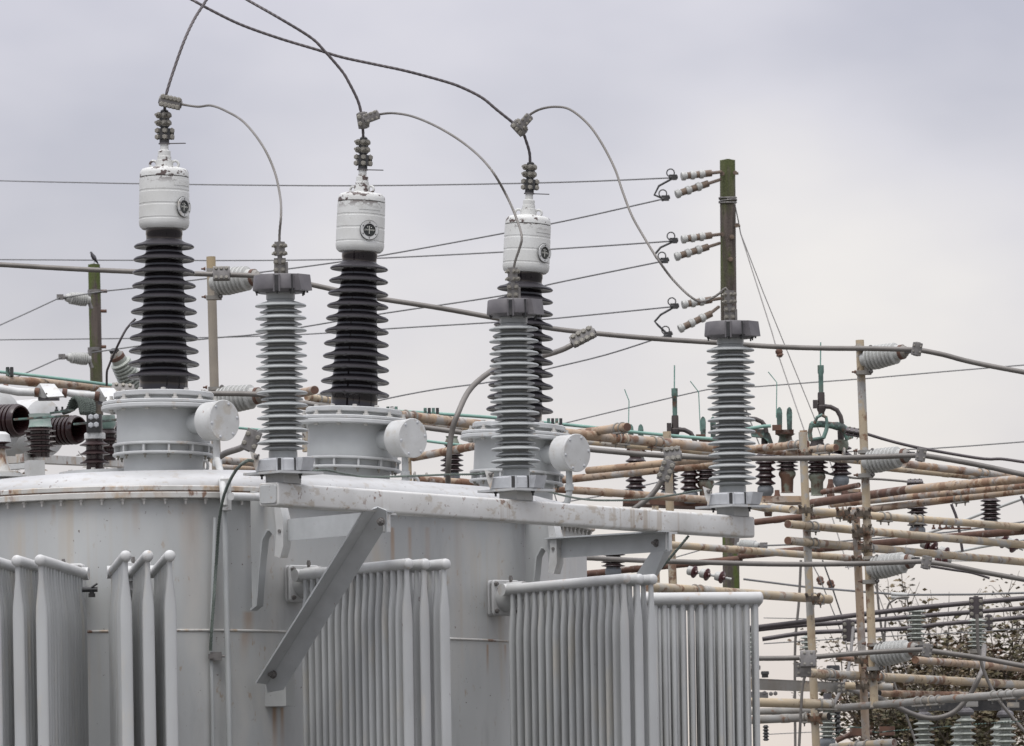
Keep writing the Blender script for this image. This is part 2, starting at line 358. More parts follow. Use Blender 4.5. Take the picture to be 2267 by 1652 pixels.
ROOT = {}
def thing(name, label, cat, loc=(0, 0, 0), group=None):
    o = bpy.data.objects.new(name, None); COL.objects.link(o); o.location = loc; o.empty_display_size = .1
    ROOT[o.name] = Vector(loc); tagit(o, label, cat, group); return o
def tagit(o, label=None, cat=None, group=None, kind=None):
    if label: o['label'] = label
    if cat: o['category'] = cat
    if group: o['group'] = group
    if kind: o['kind'] = kind
    return o
XF = None
def O(name, mb, m, parent=None, label=None, kind=None, ang=35):
    """a mesh built in world coordinates, linked as one object (a part when it has a parent)"""
    if XF is not None: mb.v = [XF @ p for p in mb.v]
    if parent is not None: off = ROOT[parent.name]
    else:
        n = len(mb.v); off = Vector((sum(p.x for p in mb.v) / n, sum(p.y for p in mb.v) / n, min(p.z for p in mb.v)))
    me = mb.mesh(name, off, ang); me.materials.append(m)
    o = bpy.data.objects.new(name, me); COL.objects.link(o)
    if parent is not None: o.parent = parent; ROOT[o.name] = off
    else: o.location = off; ROOT[o.name] = off
    if label: o['label'] = label
    if kind: o['kind'] = kind
    return o
CACHE = {}
def inst(name, key, m, parent, pos, d=(0, 0, 1), sc=1.0, spin=0.0):
    """a part sharing its mesh with its likes; placed in world coordinates"""
    k = (key, m.name)
    if k not in CACHE:
        me = MESHES[key]().mesh(name); me.materials.append(m); CACHE[k] = me
    o = bpy.data.objects.new(name, CACHE[k]); COL.objects.link(o)
    off = ROOT[parent.name] if parent is not None else Vector()
    if parent is not None: o.parent = parent
    R = frame_of(d) @ Matrix.Rotation(spin, 3, 'Z')
    sc = Vector((sc, sc, sc)) if not hasattr(sc, '__len__') else Vector(sc)
    Mx = Matrix.Translation(Vector(pos)) @ R.to_4x4() @ Matrix.Diagonal((*sc, 1))
    if XF is not None: Mx = XF @ Mx
    Mx = Matrix.Translation(-off) @ Mx
    o.matrix_local = Mx if parent is None else Mx
    ROOT[o.name] = off
    return o
MESHES = {
    'hex': lambda: MB().lathe([(1.0, 0), (1.0, .75), (.85, .9)], 6).lathe([(.5, .85), (.5, 1.25)], 8),
    'head': lambda: MB().lathe([(1.25, -.2), (1.25, 0), (1.0, 0), (1.0, .7), (.8, .85)], 6),
    'stud': lambda: MB().lathe([(.45, -3.2), (.45, 0)], 8).lathe([(1, -1), (1, 0), (.8, .2)], 6).lathe([(1.3, -1.25), (1.3, -1.0)], 10),
    'screw': lambda: MB().lathe([(1, 0), (.8, .4), (.4, .6)], 10),
    'nutbolt': lambda: MB().lathe([(1, 0), (1, .8), (.9, .9)], 6).lathe([(1.35, -.2), (1.35, 0)], 12).lathe([(.55, .8), (.55, 2.4)], 8),
}
def bolt(parent, pos, d, r, key='head', m=None, name='bolt', spin=0.0):
    return inst(name, key, m or m_bolt, parent, pos, d, r, spin)
def copy_tree(o, parent=None):
    c = o.copy(); COL.objects.link(c)
    ROOT[c.name] = ROOT.get(o.name, Vector())
    if parent is not None: c.parent = parent
    for ch in list(o.children): copy_tree(ch, c)
    return c
VIEW = Vector((0, -1, 0))

# ---------------------------------------------------------------- ground
g = MB(); g.v = [Vector((-2500, -400, 0)), Vector((2500, -400, 0)), Vector((2500, 4000, 0)), Vector((-2500, 4000, 0))]; g.f = [(0, 1, 2, 3)]
O('gravel_ground', g, m_gravel, None, 'pale grey gravel yard under the whole substation', 'structure')

# ---------------------------------------------------------------- transformer tank
TR = thing('transformer', 'large pale grey transformer tank with domed cover and three turrets', 'transformer', (-1.0, 40.4, 0))
TC = Vector((-1.0, 40.4, 0))
ol = tank_outline(); n = len(ol)
def loft(rings):
    mb = MB()
    for rg in rings: mb.v += rg
    for i in range(len(rings) - 1):
        for k in range(n):
            k2 = (k + 1) % n; mb.f.append((i * n + k, i * n + k2, (i + 1) * n + k2, (i + 1) * n + k))
    return mb
def at_z(pts, z): return [Vector((p.x, p.y, z)) for p in pts]
O('tank_wall', loft([at_z(ol, 0.3), at_z(ol, 1.5), at_z(ol, 2.4), at_z(ol, FZ - .001)]), m_tank, TR, ang=50)
SZ = P(400, 1395.5, 37.9 / K).z
o5 = tank_outline(.004); o9 = tank_outline(.007)
seam = loft([at_z(tank_outline(-.002), SZ - .008), at_z(o5, SZ - .006), at_z(o9, SZ - .001), at_z(o9, SZ + .001), at_z(o5, SZ + .006), at_z(tank_outline(-.002), SZ + .008)])
O('weld_seam', seam, m_flange, TR, ang=60)
f0, f1 = tank_outline(-.02), tank_outline(.052)
def flange_ring(z0, z1, off):
    a, b = tank_outline(-.02), tank_outline(off); c_ = tank_outline(off - .004)
    return loft([at_z(a, z0), at_z(c_, z0), at_z(b, z0 + .004), at_z(b, z1 - .004), at_z(c_, z1), at_z(a, z1)])
O('tank_flange', flange_ring(FZ, FZ + .033, .052), m_flange, TR)
O('gasket', flange_ring(FZ + .0325, FZ + .0375, .0475), m_deeprust, TR)
O('cover_flange', flange_ring(FZ + .038, FZ + .066, .0485), m_flange, TR)
CT = FZ + .066
def cov(s, z): return [TC + (Vector((p.x, p.y, 0)) - TC) * s + Vector((0, 0, z)) for p in tank_outline(.03)]
cr_ = [cov(s, z) for s, z in ((1.0, CT - .01), (.998, CT + .012), (.978, CT + .045), (.95, CT + .068), (.91, CT + .086), (.85, CT + .102), (.76, CT + .116), (.6, CT + .128), (.35, CT + .136), (.1, CT + .14), (.001, CT + .14))]
O('domed_cover', loft(cr_), m_cover, TR, ang=70)
# flange bolts round the visible side
def walk(pts, step):
    acc = 0.02; out = []
    for i in range(len(pts) - 1):
        a, b = pts[i], pts[i + 1]; ln = (b - a).length
        while acc < ln: out.append((a.lerp(b, acc / ln), (b - a).normalized())); acc += step
        acc -= ln
    return out
for p, t in walk(tank_outline(.028)[10:44], .111):
    bolt(TR, (p.x, p.y, FZ - .001), (0, 0, -1), .0125, 'nutbolt', m_pbolt, 'flange_bolt')
YT = (17.04, 17.71, 18.37); QS = .931
TZ = lambda v: 1.6 + (2012.3 - v) * .0024343
turrets = [P(362, 940, YT[0]), P(781, 975, YT[1]), P(1146, 1000, YT[2])]
ZT = P(362, 871, YT[0]).z; dZ = ZT - TZ(871)
AIM = [P(363.5, 400, YT[0] + .012), P(800.5, 430, YT[1] + .012), P(1169, 480, YT[2] + .012)]     # the bushings fan out and lean
def turret(c, k):
    global XF
    lean = (AIM[k] - c).normalized(); rot = Vector((0, 0, 1)).rotation_difference(lean).to_matrix().to_4x4()
    XF = Matrix.Translation(c) @ rot @ Matrix.Translation(-c)
    z = lambda v: TZ(v) + dZ
    t = O('turret', MB().lathe([(.23 * QS, z(1062)), (.23 * QS, z(1012))], 48, (c.x, c.y, 0), caps=False).lathe([(.272 * QS, z(991)), (.272 * QS, z(911))], 48, (c.x, c.y, 0), caps=False)
          .lathe([(.255 * QS, z(1006)), (.255 * QS, z(991))], 48, (c.x, c.y, 0), caps=False).lathe([(.262 * QS, z(893)), (.262 * QS, z(883))], 48, (c.x, c.y, 0), caps=False), m_turret, TR)
    def fl(v0, v1, r, hole=.2): return MB().lathe([(hole, z(v0)), (r - .004, z(v0)), (r, z(v0) + .004), (r, z(v1) - .004), (r - .004, z(v1)), (hole, z(v1))], 56, (c.x, c.y, 0), caps=False)
    for nm, a in (('lower_ring', (1012, 1006, .295 * QS)), ('upper_ring', (991, 985, .295 * QS)), ('wide_flange', (911, 901.5, .362 * QS)), ('wide_flange', (901, 893, .357 * QS)), ('top_plate', (883, 871, .29 * QS, .02))):
        O(nm, fl(*a), m_tflange, t)
    for i in range(12):                                   # ribs between the two rings
        a = 2 * pi * (i + .3) / 12; d = Vector((cos(a), sin(a), 0))
        pc = Vector((c.x, c.y, (z(1006) + z(991)) / 2))
        R = Matrix.Rotation(a, 3, 'Z')
        O('rib', MB().box(pc + d * .247, (.020, .006, (z(991) - z(1006)) / 2), R), m_tflange, t)
        bolt(t, Vector((c.x, c.y, z(1012))) + Matrix.Rotation(a, 3, 'Z') @ Vector((.246, .0, 0)), (0, 0, -1), .009, 'nutbolt', m_bolt)
    for i in range(12):
        a = 2 * pi * (i + .5) / 12
        bolt(t, Vector((c.x + .288 * cos(a), c.y + .288 * sin(a), z(893))), (0, 0, 1), (.017, .017, .013), 'nutbolt', m_pbolt)
        bolt(t, Vector((c.x + .288 * cos(a), c.y + .288 * sin(a), z(911))), (0, 0, -1), .013, 'head', m_pbolt)
        a += .3
        bolt(t, Vector((c.x + .246 * cos(a), c.y + .246 * sin(a), z(871))), (0, 0, 1), .013, 'head', m_pbolt)
    # drum-shaped terminal box on the side
    d = Vector((.70, -.714, 0)).normalized(); zc = z(943); base = Vector((c.x, c.y, zc))
    O('drum_neck', MB().cyl(base + d * .22, base + d * .37, .058, 24), m_turret, t)
    O('terminal_drum', MB().lathe([(.05, 0), (.098, .002), (.104, .008), (.104, .114), (.101, .12), (.02, .12)], 40, base + d * .355, d), m_white, t)
    O('drum_lid', MB().lathe([(.02, 0), (.110, 0), (.110, .010), (.107, .013), (.001, .013)], 44, base + d * .476, d), m_white, t)
    Rf = frame_of(d)
    for i in range(6):
        a = 2 * pi * (i + .2) / 6
        bolt(t, base + d * .489 + Rf @ Vector((.093 * cos(a), .093 * sin(a), 0)), d, .009, 'screw', m_lightcast, 'screw')
    q_ = XF @ (base + d * .42); XF = None
    return t, q_
tt = [turret(c, k) for k, c in enumerate(turrets)]
# conduit pipes below the drums
d0 = tt[0][1]
pz = lambda p, z: Vector((p.x, p.y, z))
O('conduit_pipe', MB().tube(spline([pz(d0, d0.z - .10), pz(d0, d0.z - .2), P(481, 1020, 16.88), P(489, 1050, 16.74), P(493, 1075, 16.56), P(496, 1120, 16.53)], .03), .019, 14), m_white, TR)
O('pipe_coupling', MB().lathe([(.024, 0), (.026, .004), (.026, .03), (.024, .034)], 16, P(481, 1018, 16.88), (0, 0, -1)).lathe([(.025, 0), (.025, .03)], 16, P(491, 1062, 16.64), (0, 0, -1)), m_tflange, TR)
bx = wallpt(499, 1095, .07); by = bx.y / K
O('cable_box', MB().box(P(500, 1095, by - .02), (.028, .03, .085), bev=.01), m_white, TR)
O('wall_pipe', MB().tube([P(498, 1130, by), P(500, 1300, by), P(505, 1500, by), P(508, 1660, by)], .0155, 14), m_turret, TR)
O('wall_pipe', MB().tube([P(476, 1146, by), P(467, 1438, by), P(470, 1560, by), P(471, 1660, by)], .010, 10), m_turret, TR)
q = P(478, 1453, by)
O('pipe_bracket', MB().box(q, (.03, .02, .022)).box(q + Vector((-.025, -.02, 0)), (.014, .012, .012)).cyl(q + Vector((.02, 0, .0)), q + Vector((.05, 0, 0)), .006, 8), m_steel, TR)
O('side_conduit', MB().tube([P(511, 1099, 16.5), P(590, 1101, 16.64), P(640, 1104, 16.8)], .021, 14), m_white, TR)
for (k, du) in ((1, 0), (2, 0)):
    c = tt[k][1]
    O('conduit_pipe', MB().tube(spline([pz(c, c.z - .10), pz(c, c.z - .22), pz(c, c.z - .27) + Vector((-.01, 0, 0)), pz(c, c.z - .42) + Vector((-.06, .05, 0))], .03), .019, 14)
      .lathe([(.026, 0), (.026, .035)], 14, pz(c, c.z - .18), (0, 0, -1)), m_turret, TR)
# eye rings on the cover
for (u, v, Y) in ((914, 1067, 17.9), (455, 1031, 17.2)):
    c = P(u, v, Y)
    O('lifting_eye', MB().ring(c, (.15, 1, 0) if u > 900 else (1, .5, 0), .030, .009).cyl(c + Vector((0, 0, -.12)), c + Vector((0, 0, -.03)), .014, 10), m_white, TR)

# lugs with bent edge strip; their arms carry the beam
def lug(u_att, vt, vb, s):
    b0 = wall_at(s); out = -bn
    def q(d, z): return Vector((b0.x, b0.y, z)) + out * d * .66
    zt, zb = P(u_att, vt, b0.y / K).z, P(u_att, vb, b0.y / K).z
    zh = P(u_att + 60, 1179 + (u_att - 540) * .061, b0.y / K).z
    th = bd * .012
    tip = .30
    poly = [q(0, zb), q(.055, zb + .02), q(.085, zb + .2), q(.12, zh - .04), q(.17, zh + .01), q(.22, zh - .02), q(.235, zh - .10), q(.30, zh - .13), q(.325, zh - .07), q(.325, zh + .06), q(.30, zh + .13), q(.24, zh + .19), q(0, zh + .22)]
    t = O('lifting_lug', MB().prism([p - th for p in poly], th * 2), m_tank, TR)
    edge = poly[6:12]
    def strip(pts, w):
        mb = MB(); nn = len(pts)
        for k, p in enumerate(pts):
            dirn = (pts[min(k + 1, nn - 1)] - pts[max(k - 1, 0)]).normalized(); no = bd.cross(dirn).normalized() * .006
            mb.v += [p - bd * w - no, p + bd * w - no, p + bd * w + no, p - bd * w + no]
        for k in range(nn - 1):
            for j in range(4): mb.f.append((k * 4 + j, k * 4 + (j + 1) % 4, (k + 1) * 4 + (j + 1) % 4, (k + 1) * 4 + j))
        mb.f.append((0, 3, 2, 1)); mb.f.append(tuple((nn - 1) * 4 + j for j in range(4))); return mb
    O('edge_strip', strip(poly[0:5], .03), m_turret, t, ang=60)
    O('edge_strip', MB().prism([q(.245, zh - .13) - bd * .035, q(.30, zh - .14) - bd * .035, q(.333, zh - .08) - bd * .035, q(.333, zh + .07) - bd * .035, q(.30, zh + .15) - bd * .035, q(.235, zh + .19) - bd * .035, q(.25, zh + .12) - bd * .035, q(.27, zh) - bd * .035], bd * .07), m_white, t)
    return q(.30, zh)
ax = []
h1 = lug(540, 1125, 1350, 1.15); h2 = lug(1170, 1160, 1382, 3.86)

# ---------------------------------------------------------------- arrester support beam
BW = .12; BH = (BZ - P(616, 1119, 16.0).z)
BM = thing('support_beam', 'long white painted square beam carrying three surge arresters, on angle iron braces', 'beam', (bA.x, bA.y, BZ - BH))
def bp(s, across=0.0, z=0.0): return bA + bd * s + bn * across + Vector((0, 0, z))
blen = (bB - bA).length
Rb = Matrix((bn, Vector((0, 0, 1)), -bd * -1)).transposed()
Rb = Matrix((Vector((0, 0, 1)), bn, bd)).transposed()
O('square_tube', MB().box(bp(blen / 2, BW / 2, -BH / 2), (BH / 2, BW / 2, blen / 2), Rb, bev=.014), m_beam, BM)
O('end_plate', MB().box(bp(-.004, BW / 2, -BH / 2), (BH / 2 - .01, BW / 2 - .01, .004), Rb, bev=.012), m_tank, BM)
def s_of(u, v=1150, ac=0.0):
    best = min((i * .005 for i in range(0, 1100)), key=lambda s: abs(proj(bp(s, ac))[0] - u)); return best
def proj(p):
    X, Y, Z = p.x, p.y / K, p.z - EYE; r = X * CR - Z * SR; q_ = X * SR + Z * CR
    return HU + F * r / Y, HV - F * q_ / Y
def angle_iron(a, b, w1, w2, t, dirx, diry, cut=0.0):
    """L section from a to b; flanges along dirx (w1) and diry (w2)"""
    mb = MB(); x = Vector(dirx).normalized(); y = Vector(diry).normalized()
    sec = [Vector((0, 0, 0)), x * w1, x * w1 + y * t, x * t + y * t, x * t + y * w2, y * w2]
    return mb.prism([a + q_ for q_ in sec], b - a)
# arms from the lugs to beneath the beam
s1 = s_of(846); s2 = s_of(1470)
for (h, s_, lab) in ((h1, s1, 0), (h2, s2, 1)):
    far = Vector(h) + bd * .016; near = bp(s_, .0, 0); near.z = P(1480, 1201, near.y / K).z if lab else P(846, 1158, near.y / K).z
    dr = (near - far); dr = dr.normalized()
    zu = Vector((0, 0, 1))
    a = far - dr * .05; b = near + dr * .03
    arm = O('arm', MB().prism([a + zu * -.05, a + zu * .055, a + zu * .055 + bd * .008, a + zu * -.05 + bd * .008], b - a)
            .prism([a + zu * .055, a + zu * .055 - bd * (.07 if lab else -.07), a + zu * .063 - bd * (.07 if lab else -.07), a + zu * .063], b - a), m_brace, BM)
    bolt(arm, far - bd * .017, -bd, .017, 'nutbolt', m_steel)
    bolt(arm, near - bd * .002 - dr * .06, -bd, .017, 'nutbolt', m_steel)
    # small seat angle under the beam
    O('seat_angle', MB().box(bp(s_ + .05, .02, -BH - .006), (.06, .035, .005), Matrix((bd, bn, zu)).transposed()).box(bp(s_ + .02, -.012, -BH - .05), (.03, .004, .05), Matrix((bd, bn, zu)).transposed()), m_white, BM)
# diagonal brace: left one in full view
def diag(top_c, bot_c, w, name='diagonal_brace'):
    dr = (bot_c - top_c).normalized(); side = (bd - dr * bd.dot(dr)).normalized(); oth = dr.cross(side).normalized()
    if oth.y > 0: oth = -oth
    up = (-oth)
    t = .009
    # ridge runs on the middle line; one flange faces right, the other stands towards the left and viewer
    x1 = side; y1 = (-side * .35 + oth * .94).normalized()
    a = top_c; mb = MB()
    sec = [Vector(), x1 * w * .62, x1 * w * .62 + y1 * t, x1 * t + y1 * t]
    mb.prism([a + q_ for q_ in (Vector(), x1 * w, x1 * w - oth * t, -oth * t)], bot_c - a)
    mb.prism([a + q_ for q_ in (x1 * .0, y1 * w, y1 * w - x1 * t, -x1 * t)], bot_c - a)
    return O(name, mb, m_brace, BM)
tp = P(829, 1128, bp(s1).y / K - .02); bt = P(588, 1512, 16.60)
dr = (bt - tp).normalized(); side = Vector((1, 0, 0)); side = (side - dr * side.dot(dr)).normalized(); oth = side.cross(dr).normalized()
if oth.y > 0: oth = -oth
W_ = .098; t_ = .009
def brace_section(a, b, lo):
    """folded plate: left flange leans to the viewer, right flange lies flat"""
    x1 = (side * .97 + oth * .25).normalized(); y1 = (-side * .72 + oth * .70).normalized()
    mb = MB()
    ex = (x1.cross(dr)).normalized() * t_
    pts = [a, a + x1 * W_, b + x1 * W_ , b]
    # pointed ends as cut from the bar
    pts = [a - dr * .02, a + x1 * W_ * .55 - dr * .03, a + x1 * W_ + dr * .045, b + x1 * W_ - dr * .02, b + x1 * W_ * .35 + dr * .045, b]
    mb.prism(pts, ex)
    ex2 = (y1.cross(dr)).normalized() * t_
    pts = [a - dr * .02, a + y1 * W_ * 1.0 - dr * .0, b + y1 * W_ * 1.0 - dr * .02, b]
    mb.prism(pts, ex2)
    return mb
DBR = O('diagonal_brace', brace_section(tp, bt, 0), m_brace, BM)
bolt(DBR, P(843, 1155, tp.y / K - .02), (-.35, -.9, .05), .017, 'nutbolt', m_steel)
bolt(DBR, P(604, 1493, 16.57), (-.45, -.85, 0), .017, 'nutbolt', m_steel)
kb = wallpt(616, 1520, .012)
Rw = Matrix((bd, bn, Vector((0, 0, 1)))).transposed()
O('wall_bracket', MB().box(P(616, 1524, kb.y / K), (.055, .014, .10), Rw).box(P(618, 1528, kb.y / K - .03), (.042, .07, .085), Rw), m_tank, TR)
O('bracket_rust', MB().box(P(597, 1447, kb.y / K), (.025, .014, .045), Rw), m_deeprust, TR)
# right diagonal and its stay
O('diagonal_brace', MB().prism([P(1440, 1223, 17.42), P(1470, 1220, 17.40), P(1442, 1290, 17.43), P(1400, 1283, 17.46)], Vector((0.0, .012, 0))).prism([P(1470, 1220, 17.40), P(1489, 1217, 17.42), P(1452, 1280, 17.45), P(1442, 1290, 17.43)], Vector((0.0, .012, 0))), m_brace, BM)

# ---------------------------------------------------------------- surge arresters (built once, copied)
sA = .00229
def shedstack(vals):
    pass
def arrester():
    k = sA; root = thing('surge_arrester', 'x', 'surge arrester', (0, 0, 0), 'surge arresters standing on the white beam')
    zz = lambda v: (1036 - v) * k
    prof = [(.01, zz(1006)), (32 * k, zz(1006)), (32 * k, zz(990))]
    vl = 970.8
    core = 30 * k
    big, sm = 57 * k, 47 * k
    prof += [(core, zz(988)), (sm * .8, zz(983.5)), (sm, zz(984.5)), (sm, zz(982.5)), (sm * .86, zz(980.5)), (core + .012, zz(978)), (core, zz(976.5))]
    for i in range(12):
        v = 970.8 - 27.66 * i
        prof += [(core, zz(v + 3.0)), (core + .016, zz(v - 1.5)), (big * .80, zz(v + .2)), (big * .93, zz(v + 2.2)), (big * .98, zz(v + 2.2)), (big, zz(v + .8)), (big * .995, zz(v - .8)), (big * .95, zz(v - 2.8)), (big * .82, zz(v - 5.0)), (core + .020, zz(v - 8)), (core + .004, zz(v - 9.8)), (core, zz(v - 11))]
        if i < 11:
            w = v - 13.8
            prof += [(core, zz(w + 1.5)), (core + .012, zz(w - 1)), (sm * .93, zz(w + 1.9)), (sm * .985, zz(w + 1.5)), (sm, zz(w + .3)), (sm * .98, zz(w - 1.3)), (sm * .84, zz(w - 3.6)), (core + .014, zz(w - 5.6)), (core, zz(w - 7.6))]
    prof += [(core, zz(654)), (32 * k, zz(652)), (32 * k, zz(638)), (.01, zz(638))]
    O('insulator', MB().lathe(prof, 56), m_polymer, root, ang=28)
    def casting(v0, v1, m, name, flare):
        mb = MB(); z0, z1 = zz(v0), zz(v1); rb = 61 * k; rt = 59 * k
        if flare > 0: prof = [(.02, z0 + .006), (50 * k, z0 + .006), (52 * k, z0 + .012), (rb, z0 + .02), (rb + .001, z0 + .026), (rt, z1 - .005), (rt - .004, z1), (.02, z1)]
        else: prof = [(.02, z0), (rt - .002, z0), (rb, z0 + .005), (rb - .001, z1 - .012), (rb - .008, z1 - .006), (46 * k, z1 - .002), (42 * k, z1), (.02, z1)]
        mb.lathe(prof, 40)
        o = O(name, mb, m, root)
        for a in (55, 175):                       # wedge shaped lugs, in degrees from the camera side
            R = Matrix.Rotation(radians(a - 90), 3, 'Z'); w = 25 * k; r0 = 35 * k
            ro_b, ro_t = (73 * k, 66 * k) if flare > 0 else (64 * k, 72 * k)
            lb = MB(); ch = .004
            zb_, zt_ = z0 + (.012 if flare > 0 else .004), z1 - .002
            lb.v = [R @ Vector(p) for p in ((r0, -w, zb_), (r0, w, zb_), (ro_b, -w * .8, zb_), (ro_b, w * .8, zb_), (r0, -w, zt_), (r0, w, zt_), (ro_t, -w * .9, zt_), (ro_t, w * .9, zt_))]
            lb.f = [(0, 1, 3, 2), (4, 6, 7, 5), (2, 3, 7, 6), (0, 4, 5, 1), (0, 2, 6, 4), (1, 5, 7, 3)]
            O('lobe', lb, m, o)
        for a in (-6, 27, 84, 112, -80):              # dark strips paint the shade of slots and gaps; bolts under the cap
            R = Matrix.Rotation(radians(a - 90), 3, 'Z')
            if a in (27, 84): O('slot_shade', MB().box(R @ Vector((60 * k, 0, (z0 + z1) / 2)), (.005, .004, (z1 - z0) * .45), R), m_dark, o)
            if a == -6:
                O('slot_shade', MB().box(R @ Vector((60.5 * k, 0, (z0 + z1) / 2)), (.0035, .008, (z1 - z0) * .42), R), m_dark, o)
                O('slot_rim', MB().box(R @ Vector((60.8 * k, .014, (z0 + z1) / 2)), (.005, .004, (z1 - z0) * .46), R).box(R @ Vector((60.8 * k, -.014, (z0 + z1) / 2)), (.005, .004, (z1 - z0) * .46), R), m, o)
            if flare > 0: bolt(o, R @ Vector((53 * k, 0, z0 + .012)), (0, 0, -1), .0075, 'nutbolt', m_dark)
        return o
    casting(1036, 1005, m_lightcast, 'base_casting', -1)
    casting(641, 599, m_darkcast, 'top_cap', 1)
    O('base_plate', MB().box((0, .0, -.006), (.145, .145, .006), Matrix.Rotation(radians(42), 3, 'Z')), m_tflange, root)
    for a in (20, 140, 260):
        bolt(root, (.115 * cos(radians(a - 60)), .115 * sin(radians(a - 60)), -.012), (0, 0, -1), .010, 'nutbolt', m_dark)
    O('pedestal', MB().box((0, 0, -.012 - .0225), (.08, .055, .0225), Rw @ Matrix.Identity(3)), m_tank, root)
    O('ground_tab', MB().prism([(-.135, -.08, .0), (-.115, -.08, .085), (-.165, -.08, .105), (-.15, -.08, .04)], (0, .008, 0)), m_flange, root)
    bolt(root, (-.135, -.085, .075), (.6, -.5, .4), .010, 'nutbolt', m_steel)
    # terminal plate with bolts, then the cable clamp
    tb = O('terminal_plate', MB().box((.0, -.01, zz(580)), (.030, .006, 19 * k)).box((.034, .006, zz(584)), (.006, .03, 14 * k)).box((0, -.01, zz(552)), (.012, .010, 22 * k)), m_steel, root)
    for (x, v) in ((-8, 588), (7, 588), (-8, 570), (7, 570)):
        bolt(tb, (x * k, -.017, zz(v)), (0, -1, 0), .011, 'nutbolt', m_bolt)
    cc = O('cable_clamp', MB().box((0, -.012, zz(540)), (.026, .012, 15 * k)).box((0, .012, zz(540)), (.026, .010, 15 * k)).tube([(0, -.0, zz(560)), (0, -.0, zz(524))], .013, 10), m_steel, root)
    for v in (551, 534):
        for x in (-11, 3, 12):
            bolt(cc, (x * k, -.026, zz(v)), (-.25, -1, 0), .0085, 'nutbolt', m_bolt)
        cc2 = MB().cyl((-18 * k, 0, zz(v)), (17 * k, 0, zz(v)), .006, 8)
        O('clamp_bar', cc2, m_bolt, cc)
    return root
A1 = arrester()
spots = [(627.3, 'grey ribbed arrester with dark cap at the left end of the white beam', 1.0), (1144, 'grey ribbed arrester mid beam, standing in front of the right hand black bushing', 1.012), (1623.5, 'grey ribbed arrester at the right end of the white beam before the tall pole', 1.03)]
ARR = []
for i, (u, lab, sc) in enumerate(spots):
    o = A1 if i == 0 else copy_tree(A1)
    o.location = bp(s_of(u - 1, ac=.06) if i else .055, .06, .0575); o['label'] = lab; o.scale = (sc, sc, sc)
    if i == 0: o.location = bp(s_of(627.3, ac=.06), .06, .0575)
    ARR.append(o)

